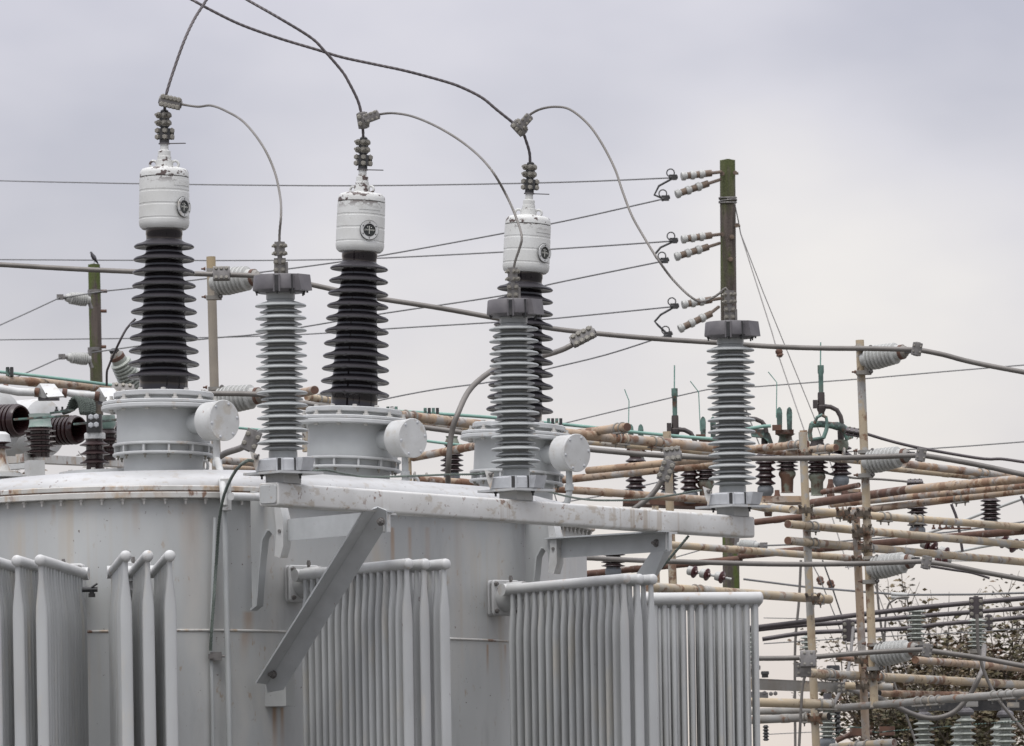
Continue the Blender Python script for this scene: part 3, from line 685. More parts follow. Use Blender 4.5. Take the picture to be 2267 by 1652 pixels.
# ---------------------------------------------------------------- transformer bushings (built once, copied)
def text_mesh(body, size):
    cu = bpy.data.curves.new('print', 'FONT'); cu.body = body; cu.size = size; cu.align_x = 'CENTER'; cu.align_y = 'CENTER'; cu.extrude = .0004
    ob = bpy.data.objects.new('print', cu); COL.objects.link(ob)
    dg = bpy.context.evaluated_depsgraph_get(); me = bpy.data.meshes.new_from_object(ob.evaluated_get(dg)); bpy.data.objects.remove(ob); return me
def bushing():
    k = .0024343; root = thing('bushing', 'x', 'bushing', (0, 0, 0), 'black high voltage bushings on the turrets')
    zz = lambda v: (871 - v) * k
    prof = [(.02, zz(871)), (55 * k, zz(871)), (54 * k, zz(868))]
    for i in range(11):
        v = 836 - 29 * i; lip = (80.5 - 1.35 * i) * k; c = (53.5 - 1.35 * i) * k; d = lip - c
        prof += [(c, zz(v + 2)), (c + d * .10, zz(v - 3.5)), (c + d * .5, zz(v - 2.5)), (c + d * .88, zz(v + 1.5)), (lip - .004, zz(v + 2.5)), (lip, zz(v + .5)), (lip - .001, zz(v - 1.5)), (c + d * .80, zz(v - 5)), (c + d * .42, zz(v - 8)), (c + d * .16, zz(v - 11)), (c + d * .03, zz(v - 13.5)), (c - .0005, zz(v - 15))]
    prof += [(40 * k, zz(522)), (41 * k, zz(519)), (41 * k, zz(505)), (.02, zz(505))]
    O('porcelain', MB().lathe(prof, 64), m_blackpor, root, ang=28)
    cp = O('cap', MB().lathe([(.02, zz(508)), (42 * k, zz(508)), (49 * k, zz(507)), (54 * k, zz(502)), (56 * k, zz(494)), (56 * k, zz(487.6)), (55 * k, zz(486.8)), (55 * k, zz(484)), (55.8 * k, zz(483)),
        (55.8 * k, zz(457)), (54.9 * k, zz(456)), (54.9 * k, zz(452.2)), (55.6 * k, zz(451.4)), (55.5 * k, zz(427)), (54.6 * k, zz(426)), (54.6 * k, zz(422.3)), (55.3 * k, zz(421.5)), (55 * k, zz(394.5)), (53 * k, zz(393.8)), (.02, zz(393.8))], 64), m_cap, root)
    O('cap_lid', MB().lathe([(.02, zz(392.4)), (54 * k, zz(392.4)), (54.6 * k, zz(391.5)), (54.3 * k, zz(384)), (52.5 * k, zz(378)), (49 * k, zz(374.3)), (43 * k, zz(372.5)), (22 * k, zz(371.5)), (19 * k, zz(368)), (18 * k, zz(354.5)), (15.5 * k, zz(353.5)),
        (15.5 * k, zz(346)), (14 * k, zz(345)), (14 * k, zz(334)), (9.5 * k, zz(331)), (9 * k, zz(318)), (.01, zz(318))], 48), m_cap, root)
    for a in (38, 218):
        d = Vector((sin(radians(a)), -cos(radians(a)), 0)); c = d * 24 * k + Vector((0, 0, zz(363)))
        O('lifting_eye', MB().ring(c, d.cross(Vector((0, 0, 1))), 7.6 * k, 2.9 * k, 20, 8).box(c + d * -3 * k + Vector((0, 0, -8 * k)), (7 * k, 2.4 * k, 3.5 * k), frame_of(d.cross(Vector((0, 0, 1))))), m_cap, root)
    # raised name plate on the right of the cap
    mb = MB(); zt, zb = zz(402), zz(414)
    for j in range(13):
        a = radians(-26 + 58 * j / 12); rr = 56.1 * k
        for r_, z_ in ((54 * k, zb), (rr, zb), (rr, zt), (54 * k, zt)): mb.v.append(Vector((r_ * sin(a), -r_ * cos(a), z_)))
    for j in range(12):
        for q_ in range(3): mb.f.append((j * 4 + q_, (j + 1) * 4 + q_, (j + 1) * 4 + q_ + 1, j * 4 + q_ + 1))
    mb.f += [(0, 1, 2, 3), (51, 50, 49, 48)]
    O('name_plate', mb, m_cap, cp)
    # oil gauge
    gz = zz(461.5); gc = Vector((0, -54.2 * k, gz))
    gd = (0, -1, 0)
    gg = O('oil_gauge', MB().lathe([(21.5 * k, 0), (22 * k, .008), (21.5 * k, .0135), (14.5 * k, .012), (14 * k, .006)], 36, gc, gd, caps=False), m_white, root)
    O('dial', MB().lathe([(14.2 * k, .004), (14.2 * k, .0075), (.001, .0075)], 32, gc, gd), m_face, gg)
    O('dial_rim', MB().ring(gc + Vector((0, -.0115, 0)), gd, 14.4 * k, .0016, 32, 6), m_dark, gg)
    O('gauge_gap_shadow', MB().ring(gc + Vector((0, -.006, 0)), gd, 22.3 * k, .0022, 36, 6), m_dark, gg)  # thin dark ring paints the shadow in the gap round the gauge
    O('needle', MB().box(gc + Vector((0, -.0092, .001)), (.0018, .0006, 9 * k)), m_letter, gg)
    for b_, x in (('LOW', -8.2), ('HIGH', 8.0)):
        me = text_mesh(b_, 5.6 * k); me.materials.append(m_letter); o = bpy.data.objects.new('gauge_word', me); COL.objects.link(o); o.parent = gg
        o.matrix_local = Matrix.Translation(gc + Vector((x * k, -.0088, 0))) @ Matrix.Rotation(radians(90), 4, 'X'); ROOT[o.name] = Vector()
    for x, v in ((-4, 7), (5, 6)):
        O('dial_mark', MB().lathe([(1.3 * k, 0), (.001, .0006)], 10, gc + Vector((x * k, -.0082, v * k)), gd), m_letter, gg)
    for i in range(6):
        a = radians(60 * i + 30); bolt(gg, gc + Vector((cos(a) * 18 * k, -.0125, sin(a) * 18 * k)), gd, .0042, 'screw', m_dark, 'screw')
    # flat disc with pointer, then bolted terminal
    O('pointer_plate', MB().lathe([(.001, zz(318)), (13 * k, zz(318)), (13 * k, zz(316)), (.001, zz(316))], 24).box((25 * k, 0, zz(317)), (23 * k, 4 * k, .0018)), m_darkcast, root)
    st = O('terminal_stack', MB().lathe([(11 * k, zz(316)), (11 * k, zz(309)), (9 * k, zz(309)), (9 * k, zz(244)), (5 * k, zz(241)), (.001, zz(241))], 14).box((0, -.012, zz(296)), (13 * k, .014, 12 * k)).box((0, -.01, zz(264)), (11 * k, .012, 16 * k)).box((.022, .014, zz(296)), (12 * k, .012, 11 * k)), m_dark, root)
    for (v, xs) in ((255, (-13, 0, 9)), (272, (-13, 0, 9)), (289, (-15, 1, 17)), (303, (-15, 1, 17))):
        O('cross_bolt', MB().cyl((-14 * k, .0, zz(v)), (16 * k, .0, zz(v)), .008, 8), m_bolt, st)
        for x in xs: bolt(st, (x * k, -.026 + abs(x) * .0004, zz(v)), (x * .03 - .1, -1, 0), .0135, 'nutbolt' if v < 280 else 'head', m_bolt)
    return root
B1 = bushing()
bspec = [(0, 52, AIM[0], 'leftmost black bushing, its gauge half hidden at the right edge of the white cap', -10),
         (1, 22, AIM[1], 'middle black bushing of the three, with its LOW and HIGH gauge in full view', -6),
         (2, 48, AIM[2], 'right hand black bushing, partly hidden behind a grey arrester', -4)]
BUS = []
for i, az, tgt, lab, pt in bspec:
    o = B1 if i == 0 else copy_tree(B1)
    d = (tgt - turrets[i]).normalized(); base = turrets[i] + d * (ZT - turrets[i].z); up = Vector((0, 0, 1)).rotation_difference(d).to_matrix()
    o.matrix_world = Matrix.Translation(base) @ (up @ Matrix.Rotation(radians(az), 3, 'Z')).to_4x4()
    for ch in o.children:
        if ch.name.startswith(('pointer_plate', 'terminal_stack')): ch.rotation_euler = (0, 0, radians(-az + (pt if 'pointer' in ch.name else 0)))
    o['label'] = lab; BUS.append((base, d))

# ---------------------------------------------------------------- cables, clamps
def cable(name, pts, r, m, label, cat='cable', lobes=7, lay=.16, step=.018, group=None, depth=.78):
    o = O(name, MB().tube(spline(pts, step), r, lobes=lobes, lay=lay, depth=depth), m, None, label, ang=60)
    return tagit(o, None, cat, group)
def px(r, Y): return r * Y / F
def clamp(c, ax, face, rows, label, L_=.1, wd=.036, m=None, br=.012, group='bolted cable clamps', name='cable_clamp', cols=2):
    """bolted clamp round a cable at c; ax along it, face towards which the bolt heads look"""
    c = Vector(c); ax = Vector(ax).normalized(); f = Vector(face); f = (f - ax * f.dot(ax)).normalized(); w = f.cross(ax)
    R = Matrix((w, f, ax)).transposed(); m = m or m_steel
    t = thing(name, label, 'cable clamp', c, group)
    O('plate', MB().box(c + f * .016, (wd, .009, L_ / 2), R, bev=.006), m, t)
    O('plate', MB().box(c - f * .016, (wd, .009, L_ / 2), R, bev=.006), m, t)
    O('sleeve', MB().cyl(c - ax * L_ * .55, c + ax * L_ * .55, .02, 12), m, t)
    for i in range(rows):
        q_ = ((i + .5) / rows - .5) * L_ * .92
        for sgn in ((-1, 1) if cols == 2 else (-1, 0, 1)):
            p = c + ax * q_ + w * sgn * wd * .68
            bolt(t, p + f * .026, f, br, 'head', m_bolt)
            O('shank', MB().cyl(p - f * .045, p + f * .03, br * .5, 6), m_bolt, t)
    return t
Y1, Y2, Y3 = YT[0] + .01, YT[1] + .01, YT[2] + .01
# risers leaving the frame
cable('line_conductor', [P(363, 262, Y1), P(366, 222, Y1), P(369, 205, Y1), P(383, 160, Y1 + .02), P(406.8, 93, Y1 + .05), P(430, 43, Y1 + .1), P(457, 0, Y1 + .15), P(490, -60, Y1 + .2), P(560, -170, Y1 + .3)], px(3.5, Y1), m_aludark, 'backlit-dark twisted wire rising steeply from the left bushing out of the top of the picture', lobes=6, lay=.2)
cable('line_conductor', [P(804, 312, Y2), P(803, 286, Y2), P(799, 250, Y2), P(791, 221, Y2), P(771, 181, Y2), P(756, 157, Y2), P(717, 112, Y2), P(687, 83, Y2), P(617, 40, Y2), P(547, 0, Y2 + .05), P(470, -45, Y2 + .1), P(330, -130, Y2 + .2)], px(3.4, Y2), m_aludark, 'backlit-dark twisted wire curving from the middle bushing up to the top left', lobes=6, lay=.2)
cable('line_conductor', [P(1173, 372, Y3), P(1172, 340, Y3), P(1164, 312, Y3), P(1155, 290, Y3), P(1135, 272, Y3), P(1100, 244, Y3), P(1067, 217, Y3), P(1024, 195, Y3), P(985, 181, Y3), P(900, 158, Y3), P(830, 143, Y3), P(756, 127, Y3), P(700, 110, Y3), P(617, 85, Y3), P(533, 55, Y3), P(467, 23, Y3), P(425, 0, Y3), P(350, -40, Y3 + .1), P(200, -130, Y3 + .2)], px(3.4, Y3), m_aludark, 'backlit-dark twisted wire running from the right bushing in a long arc to the top left', lobes=6, lay=.2)
def atA(i, v): 
    p = ARR[i].location; s_ = ARR[i].scale[0]; return p + Vector((0, 0, (1036 - v) * sA * s_))
ya = [a.location.y / K for a in ARR]
cable('jumper_wire', [P(374, 228, Y1 - 0.013), P(397, 230.7, Y1 - 0.022), P(437, 236.4, Y1 - 0.088), P(467, 234, Y1 - 0.176), P(500, 246, Y1 - 0.308), P(540, 271, Y1 - 0.484), P(580, 321, Y1 - 0.704), P(607, 378, ya[0] + .2), P(620, 435, ya[0] + .1), P(622, 475, ya[0]), P(618.5, 520, ya[0]), atA(0, 552)], px(2.9, 16.6), m_alu, 'pale twisted wire looping from the left bushing down to the leftmost arrester', lobes=7, lay=.17)
cable('jumper_wire', [P(812, 262, Y2 - 0.012), P(837, 254, Y2 - 0.021), P(873, 251, Y2 - 0.082), P(919, 260, Y2 - 0.205), P(978.5, 286.8, Y2 - 0.369), P(1037.8, 326, Y2 - 0.492), P(1084, 372, ya[1] + .1), P(1120, 431.7, ya[1] + .1), P(1143, 484, ya[1] + .05), P(1154.7, 524, ya[1]), P(1149.7, 550, ya[1]), P(1139, 583, ya[1]), atA(1, 552)], px(2.9, 17.5), m_alu, 'pale twisted wire looping from the middle bushing down to the middle arrester', lobes=7, lay=.17)
cable('jumper_wire', [P(1158, 270, Y3 - 0.010), P(1171, 255.5, Y3 - 0.016), P(1196, 242, Y3 - 0.032), P(1228.8, 236.7, Y3 - 0.096), P(1261.7, 243, Y3 - 0.160), P(1300, 273.6, Y3 - 0.224), P(1330, 315, Y3 - 0.288), P(1360, 372.6, Y3 - 0.352), P(1378, 425, Y3 - 0.416), P(1398.5, 478, Y3 - 0.480), P(1424.8, 524.8, Y3 - 0.544), P(1454, 571.7, Y3 - 0.608), P(1486, 615.6, ya[2] + .05), P(1524, 653.7, ya[2]), P(1550.7, 668.3, ya[2]), P(1577, 659.5, ya[2]), P(1594.6, 647.8, ya[2]), P(1606, 638, ya[2]), atA(2, 540)], px(2.9, 18.2), m_alu, 'pale twisted wire swooping from the right bushing down to the rightmost arrester', lobes=7, lay=.17)
clamp(P(377, 227, Y1 - .02), P(400, 233, Y1) - P(355, 223, Y1), (-.1, -1, 0), 5, 'five row bolted clamp joining two wires above the left bushing', L_=.115, wd=.03, br=.0125)
clamp(P(803, 267, Y2 - .02), (P(800, 250, Y2) - P(806, 286, Y2)), (.1, -1, 0), 2, 'short bolted clamp on the riser above the middle bushing', L_=.085, wd=.03, br=.0125)
clamp(P(822, 259, Y2 - .06), (P(838, 254, Y2) - P(806, 266, Y2)), (.1, -1, 0), 3, 'bolted clamp gripping the start of the loop to the middle arrester', L_=.085, wd=.026, br=.007)
clamp(P(1149, 283, Y3 - .02), (P(1135, 268, Y3) - P(1163, 298, Y3)), (.1, -1, 0), 3, 'bolted clamp on the long arc wire above the right bushing', L_=.09, wd=.03, br=.0125)
clamp(P(1161, 270, Y3 - .06), (P(1173, 256, Y3) - P(1150, 282, Y3)), (.1, -1, 0), 3, 'bolted clamp gripping the start of the loop to the rightmost arrester', L_=.09, wd=.026, br=.007)
# ground conductors
cable('ground_cable', [atA(0, 1011) + Vector((-.15, -.06, 0)), P(545, 1021, 15.97), P(521, 1042.7, 16.1), P(498, 1089.6, 16.36), P(486, 1145, 16.5), P(479, 1240, by - .02), P(473, 1331, by - .02), P(468, 1400, by - .02), P(466, 1440, by - .01)], .0092, m_ground_cable, 'dark green grey cable dropping from the leftmost arrester down the tank wall', lobes=8, lay=.1)
cable('ground_strap', [atA(0, 1040) + Vector((.09, -.1, 0)), P(717, 1041, 16.1), P(766, 1050, 16.2), P(816.8, 1055.9, 16.4), P(910.7, 1054, 16.6), P(990, 1051, 16.8), P(1054, 1050, 16.9), P(1078, 1047, 16.95)], .0065, m_ground_cable, 'green grey conductor slung from the leftmost to the middle arrester', lobes=6, lay=.1)
cable('ground_strap', [P(1195, 1082, 17.0), P(1209, 1087, 17.0), P(1250, 1098, 17.1), P(1297, 1106, 17.2), P(1350, 1108, 17.4), P(1414, 1106, 17.5), P(1490, 1096, 17.7), P(1535, 1088, 17.8), P(1552, 1086, 17.85)], .0065, m_ground_cable, 'green grey conductor slung from the middle to the rightmost arrester', lobes=6, lay=.1)
cable('stay_cable', [P(1524, 1186, 17.6), P(1500, 1215, 17.6), P(1470, 1250, 17.62), P(1448, 1275, 17.65), P(1440, 1300, 17.7)], .0085, m_ground_cable, 'short slanting grey cable under the right end of the white beam', lobes=7, lay=.1)

# ---------------------------------------------------------------- radiators
def oval_tube(top, hd, perp, t, w, zbot, wt=.013, tap=.21):
    """flattened cooling tube hanging from its header"""
    mb = MB(); seg = 12
    zs = [(top.z, wt), (top.z - tap * .35, wt * 1.05), (top.z - tap, w * .93), (top.z - tap - .06, w), ((top.z + zbot) / 2, w), (zbot + tap, w), (zbot, wt)]
    for z, ww in zs:
        for k in range(seg):
            a = 2 * pi * k / seg
            mb.v.append(Vector((top.x, top.y, z)) + hd * (t * cos(a)) + perp * (ww * (1 if sin(a) > 0 else -1) * abs(sin(a)) ** .7))
    for i in range(len(zs) - 1):
        for k in range(seg):
            k2 = (k + 1) % seg; mb.f.append((i * seg + k, i * seg + k2, (i + 1) * seg + k2, (i + 1) * seg + k))
    return mb
def radiator(near, far, nb, off, label, ntube=14, r=.029, joint=True, Ysp=.115, pitch=None, yf=37.6, Lh=1.0, along=False, extra=(), tth=.0135):
    b = P(*far, yf / K); lo, hi = yf / K - 1.2, yf / K
    for _ in range(40):                          # header length fixes how far it stands towards the viewer
        mid_ = (lo + hi) / 2
        if (P(*near, mid_) - b).length > Lh: lo = mid_
        else: hi = mid_
    a = P(*near, hi)
    if along: a = P(*near, yf / K)
    z = b.z; hd = (a - b).normalized(); perp = Vector((-hd.y, hd.x, 0)).normalized()
    if perp.dot(Vector(off)) < 0: perp = -perp
    L_ = (a - b).length
    rt = thing('radiator', label, 'radiator', (b.x, b.y, 0), 'tube radiators on the transformer tank')
    pitch = pitch or (L_ - .04) / (ntube - .5)
    me = {}
    for i in range(nb):
        o_ = perp * Ysp * i
        ex = extra[i] if i < len(extra) else 0.0
        for zc, nm in ((0.0, 'header'), (.9 - z, 'header')):
            aa = a + Vector((0, 0, zc)) + o_ + hd * ex; bb = b + Vector((0, 0, zc)) + o_
            dd = (aa - bb).length
            O(nm, MB().lathe([(.001, -.012), (r * .6, -.009), (r, .0), (r, dd - .006), (r * .93, dd + .002), (r * .7, dd + .009), (r * .35, dd + .013), (.001, dd + .014)], 24, bb, hd), m_radhead, rt, ang=50)
        for j in range(ntube):
            p = a + o_ + hd * (ex - r * .85 - j * pitch) + Vector((0, 0, -r * .72))
            key = ('tube', label, i)
            o = None
            if j == 0 and i == 0:
                mb = oval_tube(Vector((0, 0, 0)), hd, perp, tth, .031, .9 - p.z + .02)
                mesh0 = mb.mesh('cooling_tube', ang=60); mesh0.materials.append(m_rad); me['m'] = mesh0
            o = bpy.data.objects.new('cooling_tube', me['m']); COL.objects.link(o); o.parent = rt; o.location = p - rt.location + Vector((random.uniform(-.0012, .0012), random.uniform(-.0012, .0012), 0))
            o.rotation_euler = (random.uniform(-.0012, .0012), random.uniform(-.0012, .0012), random.uniform(-.05, .05))
            ROOT[o.name] = Vector()
    if joint:
        mid = b + perp * Ysp * (nb - 1) / 2
        O('manifold', MB().cyl(b - perp * .03 + hd * -.01, b + perp * (Ysp * (nb - 1) + .03) + hd * -.01, .034, 18), m_radhead, rt)
        c = mid - Vector((0, 0, .035)); Rj = Matrix((perp, Vector((0, 0, 1)), hd)).transposed()
        O('neck_pipe', MB().lathe([(.06, -.02), (.075, -.06), (.078, -.13), (.078, -.34)], 28, c, hd).cyl(mid + perp * .03, mid - hd * .1, .05), m_radhead, rt)
        for q_ in (-.13, -.165, -.30):
            O('flange_plate', MB().box(c + hd * q_, (.098, .098, .009), Rj, bev=.016), m_radhead, rt)
        for sx in (-1, 1):
            for sz in (-1, 1):
                pb = c + perp * .075 * sx + Vector((0, 0, .075 * sz))
                bolt(rt, pb + hd * -.12, hd, .013, 'hex', m_steel)
                O('shank', MB().cyl(pb + hd * -.19, pb + hd * -.1, .008, 8), m_steel, rt)
        O('vent_plug', MB().cyl(c + hd * -.08 + Vector((0, 0, .07)), c + hd * -.08 + Vector((0, 0, .12)), .009, 8).lathe([(.013, 0), (.013, .015)], 6, c + hd * -.08 + Vector((0, 0, .095))), m_steel, rt)
    return rt
radiator((88, 1240), (183, 1270), 3, (-1, 0, 0), 'radiator at the far left, its flat tubes turned towards the right', 15, Ysp=.120)
radiator((376, 1230), (345, 1265.5), 3, (-1, 0, 0), 'radiator seen end on, three round header ends pointing at the viewer', 15, Ysp=.112)
radiator((905, 1248), (665, 1273.6), 3, (1, 1, 0), 'radiator behind the long diagonal brace', 16, yf=38.2, Ysp=.108, extra=(0, 0, .03))
radiator((1387, 1281), (1122, 1305.6), 3, (1, 1, 0), 'radiator below the right arm of the beam, in front of a darker one', 16, yf=39.9, Ysp=.097)
radiator((1684, 1324), (1405, 1326.5), 3, (0, 1, 0), 'rightmost radiator, facing the viewer with open gaps between its tubes', 14, r=.037, joint=False, pitch=.0530, yf=42.0, along=True, Ysp=.2, tth=.0160)
radiator((1662, 1333), (1420, 1335), 4, (0, 1, 0), 'darker radiator standing directly behind the rightmost one, seen through its gaps', 14, r=.03, joint=False, pitch=.0475, yf=43.4, along=True, Ysp=.15, tth=.0160)
vv = P(203, 1305, 16.35)
tagit(O('drain_valve', MB().cyl(vv + Vector((-.05, 0, 0)), vv + Vector((.03, 0, 0)), .014, 10).cyl(vv, vv + Vector((0, 0, -.03)), .012, 8).lathe([(.018, 0), (.018, .02)], 8, vv + Vector((.0, 0, -.04))).cyl(vv + Vector((.0, -.01, .01)), vv + Vector((.03, -.01, .03)), .006, 6), m_dark, None, 'small dark valve on the tank wall beside the far left radiator'), None, 'valve')

# ---------------------------------------------------------------- low voltage gear behind the tank, left edge
YL = 17.9
def lvb(u, vb, vt, half, ns, Y, label, topw, capm, coreratio=.62, nm='small_bushing'):
    a, b = P(u, vb, Y), P(u, vt, Y); k = Y / F
    t = thing(nm, label, 'bushing', a, 'small brown bushings behind the tank')
    h = (b - a).length; r = half * k; c = r * coreratio; prof = [(c, -.02)]
    for i in range(ns):
        z = h * (i + .35) / ns; q_ = h / ns
        prof += [(c, z - q_ * .2), (r * .85, z - q_ * .10), (r, z - q_ * .08), (r, z + q_ * .02), (r * .85, z + q_ * .12), (c + (r - c) * .2, z + q_ * .3), (c, z + q_ * .42)]
    prof += [(c, h)]
    O('porcelain', MB().lathe(prof, 36, a), m_brownpor, t, ang=30)
    return t, b
pads = []
t, top = lvb(89, 1005, 946, 35, 5, YL, 'brown ribbed bushing with a green collar at the left, between two open brown sleeves', 26, m_copper)
O('collar', MB().lathe([(.068, 0), (.062, .02), (.060, .05), (.066, .075)], 28, top), m_collar, t); 
t2, top2 = lvb(210, 1032, 972, 33, 3, YL - .6, 'brown ribbed bushing with a white cap and four bolts beside the first turret', 24, m_white, .58)
O('cap', MB().lathe([(.001, 0), (.058, 0), (.058, .028), (.055, .033), (.04, .035), (.04, .05), (.001, .05)], 24, top2), m_white, t2)
cp_ = O('clamp_block', MB().box(P(208, 938, YL - .62), (.040, .02, .048)).box(P(221, 940, YL - .6), (.012, .03, .055)), m_dark, t2)
for (u, v) in ((201, 923), (213, 922), (201, 941), (213, 940)): bolt(cp_, P(u, v, YL - .645), (0, -1, 0), .013, 'head', m_lightcast)
t3, top3 = lvb(240, 1012, 950, 26, 4, YL + .5, 'brown ribbed bushing half hidden behind the first turret', 20, m_copper)
O('collar', MB().lathe([(.03, 0), (.045, .03), (.04, .08)], 20, top3), m_collar, t3)
t4 = thing('small_bushing', 'white topped bushing with a cone foot cut by the left edge of the picture', 'bushing', P(2, 1048, YL - .8), 'small brown bushings behind the tank')
O('foot_cone', MB().lathe([(.10, 0), (.10, .012), (.06, .016), (.045, .06), (.03, .14), (.028, .155)], 28, P(0, 1049, YL - .8)), m_flange, t4)
O('porcelain', MB().lathe([(.03, 0), (.06, .005), (.062, .012), (.03, .02), (.03, .03), (.058, .036), (.05, .045), (.028, .05), (.028, .07)], 28, P(1, 996, YL - .8)), m_brownpor, t4)
O('cap', MB().lathe([(.04, 0), (.058, .0), (.05, .04), (.03, .055), (.001, .058)], 28, P(1, 979, YL - .8)), m_white, t4)
O('foot_ring', MB().lathe([(.02, 0), (.155, 0), (.155, .01), (.13, .012), (.13, .022), (.02, .022)], 36, P(-4, 1058, YL - .8)), m_white, t4)
# open ribbed sleeves
def sleeve(u, v, rr, length, Y, d, label):
    c = P(u, v, Y); k = Y / F; r = rr * k; d = Vector(d).normalized()
    t = thing('bushing_sleeve', label, 'insulator sleeve', c, 'open brown insulator sleeves')
    prof = [(r * .80, -.18), (r * .80, -.002), (r * .84, .006), (r * .93, .006), (r * .98, -.004)]
    i = 0; z = -.012
    while z > -length:
        prof += [(r * 1.0, z), (r * 1.04, z - .010), (r * 1.0, z - .020), (r * .90, z - .024), (r * .90, z - .027)]; z -= .030
    O('ribbed_sleeve', MB().lathe(prof, 44, c, d, caps=False), m_brownpor, t, ang=50)
    O('bore', MB().lathe([(r * .80, 0), (.001, 0)], 32, c - d * .17, d), m_hole, t)
    return c
d1 = Vector((.80, -.60, -.02))
e1 = sleeve(45, 931, 36, .42, YL + .1, d1, 'open brown ribbed sleeve cut by the left edge of the picture')
e2 = sleeve(173, 951.5, 31.5, .34, YL + .5, d1, 'open brown ribbed sleeve next to the green braid')
e3 = sleeve(268, 965, 31, .2, YL + 1.2, d1, 'open brown ribbed sleeve peeping out behind the first turret')
# copper bars out of the sleeves and the braid
zb_ = P(45, 931, YL)
bar = thing('connection_bar', 'flat green bar coming out of the left brown sleeve to the dark braid', 'busbar', P(35, 927, YL - .1))
O('bar', MB().prism([P(30, 926.5, YL - .1), P(152, 918, YL - .3), P(152, 921.5, YL - .3), P(30, 930, YL - .1)], (0, .06, 0)), m_copper, bar)
for u in (127, 140, 152): bolt(bar, P(u - 2, 911, YL - .3), (0, 0, 1), .011, 'nutbolt', m_dark); 
O('bar', MB().prism([P(110, 912.5, YL - .3), P(162, 906, YL - .35), P(162, 909, YL - .35), P(110, 915.5, YL - .3)], (0, .06, 0)), m_copper, bar)
bar2 = tagit(O('connection_bar', MB().prism([P(162, 937, YL + .2), P(262, 926, YL - .1), P(262, 930, YL - .1), P(162, 940.5, YL + .2)], (0, .06, 0)), m_copper, None, 'flat green bar from the second brown sleeve, passing behind the bolted block'), None, 'busbar', 'flat green connection bars')
br = thing('braid', 'dark green woven copper straps looped over between bar and bushing', 'braided strap', P(170, 915, YL - .4))
for i in range(6):
    pts = [P(139 + 2 * i, 913 - .6 * i, YL - .16), P(149 + 2.2 * i, 909 - .6 * i, YL - .165), P(155 + 4 * i, 897 - .5 * i, YL - .17 + i * .004), P(160 + 6 * i, 885 + .4 * i, YL - .18 + i * .004), P(167 + 6.6 * i, 881 + 1.2 * i, YL - .18 + i * .004), P(174 + 6.4 * i, 885 + 1.9 * i, YL - .2 + i * .004), P(178 + 5.8 * i, 897 + 1.6 * i, YL - .21 + i * .004), P(182 + 4.6 * i, 916 + .3 * i, YL - .22 + i * .004)]
    O('strap', MB().tube(spline(pts, .012), .0165, lobes=5, lay=.07, depth=.80), m_braid, br, ang=80)

# white round housings behind
hs = P(100, 950, YL + .7)
def housing(u, v, r_, Y, label):
    c = P(u, v, Y); k = Y / F
    t = thing('meter_housing', label, 'housing', c, 'white round housings behind the tank')
    d = Vector((.72, -.69, 0)).normalized()
    O('drum', MB().lathe([(.001, 0), (r_ * k * .7, .004), (r_ * k * .97, .03), (r_ * k, .06), (r_ * k, .32), (r_ * k * .95, .36), (.001, .37)], 44, c, -d), m_white, t)
    return t
housing(106, 947, 66, YL + .85, 'white domed housing behind the first brown bushing')
housing(10, 930, 66, YL + .5, 'white domed housing at the left edge behind the open sleeve')
pipe = thing('conduit_run', 'white conduit with square boxes and rusty couplings along the top left', 'conduit', P(0, 870, YL + .4))
O('conduit', MB().tube([P(-20, 858, YL + .4), P(10, 862, YL + .4), P(40, 868, YL + .4), P(76, 869, YL + .4)], .023, 16), m_white, pipe)
O('conduit', MB().tube([P(144, 869, YL + .45), P(175, 874, YL + .45), P(218, 876, YL + .45)], .021, 16), m_white, pipe)
for (u, v) in ((12, 861), (82, 869), (143, 870), (215, 877)):
    O('coupling', MB().cyl(P(u - 5, v - .6, YL + .42), P(u + 5, v + .6, YL + .42), .0275, 18), m_deeprust, pipe)
for (u0, v0) in ((78, 848), (210, 857)):
    Y = YL + .42
    pl = [P(u0 + 10, v0 + 1, Y - .05), P(u0 + 42, v0 + 2, Y - .05), P(u0 + 64, v0 + 29, Y - .12), P(u0 + 27, v0 + 31, Y - .12)]
    O('box', MB().prism([P(u0 + 1, v0 + 10, Y), P(u0 + 10, v0 + 1, Y), P(u0 + 27, v0 + 31, Y), P(u0 + 20, v0 + 34, Y), P(u0 + 2, v0 + 28, Y)], (.04, .12, 0)), m_white, pipe)
    bxp = O('box_lid', MB().prism(pl, (0, .10, -.0)), m_white, pipe)
    O('screw', MB().lathe([(.006, 0), (.006, .006)], 8, P(u0 + 25, v0 + 24, Y - .125), (0, -1, 0)), m_bolt, bxp)
    O('box_lug', MB().box(P(u0 + 30, v0 + 34, Y + .02), (.06, .04, .012)), m_darkcast, pipe)
rail = thing('mounting_rail', 'white painted steel rails the small bushings stand on', 'rail', P(60, 1030, YL))
O('rail', MB().prism([P(52, 1004, YL - .05), P(360, 1023, YL + .9), P(360, 1037, YL + .9), P(52, 1023, YL - .05)], (-.05, .08, 0)), m_flange, rail)
O('rail', MB().prism([P(10, 1010, YL - .02), P(52, 1010, YL - .02), P(52, 1024, YL - .02), P(10, 1026, YL - .02)], (0, .08, 0)), m_flange, rail)
O('rail', MB().prism([P(12, 1029, YL - .5), P(76, 1023, YL - .5), P(76, 1035, YL - .5), P(12, 1040, YL - .5)], (0, .08, 0)), m_white, rail)
O('rail_post', MB().box(P(77, 1042, YL - .55), (.045, .045, .055), Matrix.Rotation(.35, 3, 'Z')), m_white, rail)
cvr = P(285, 1052, 17.2)
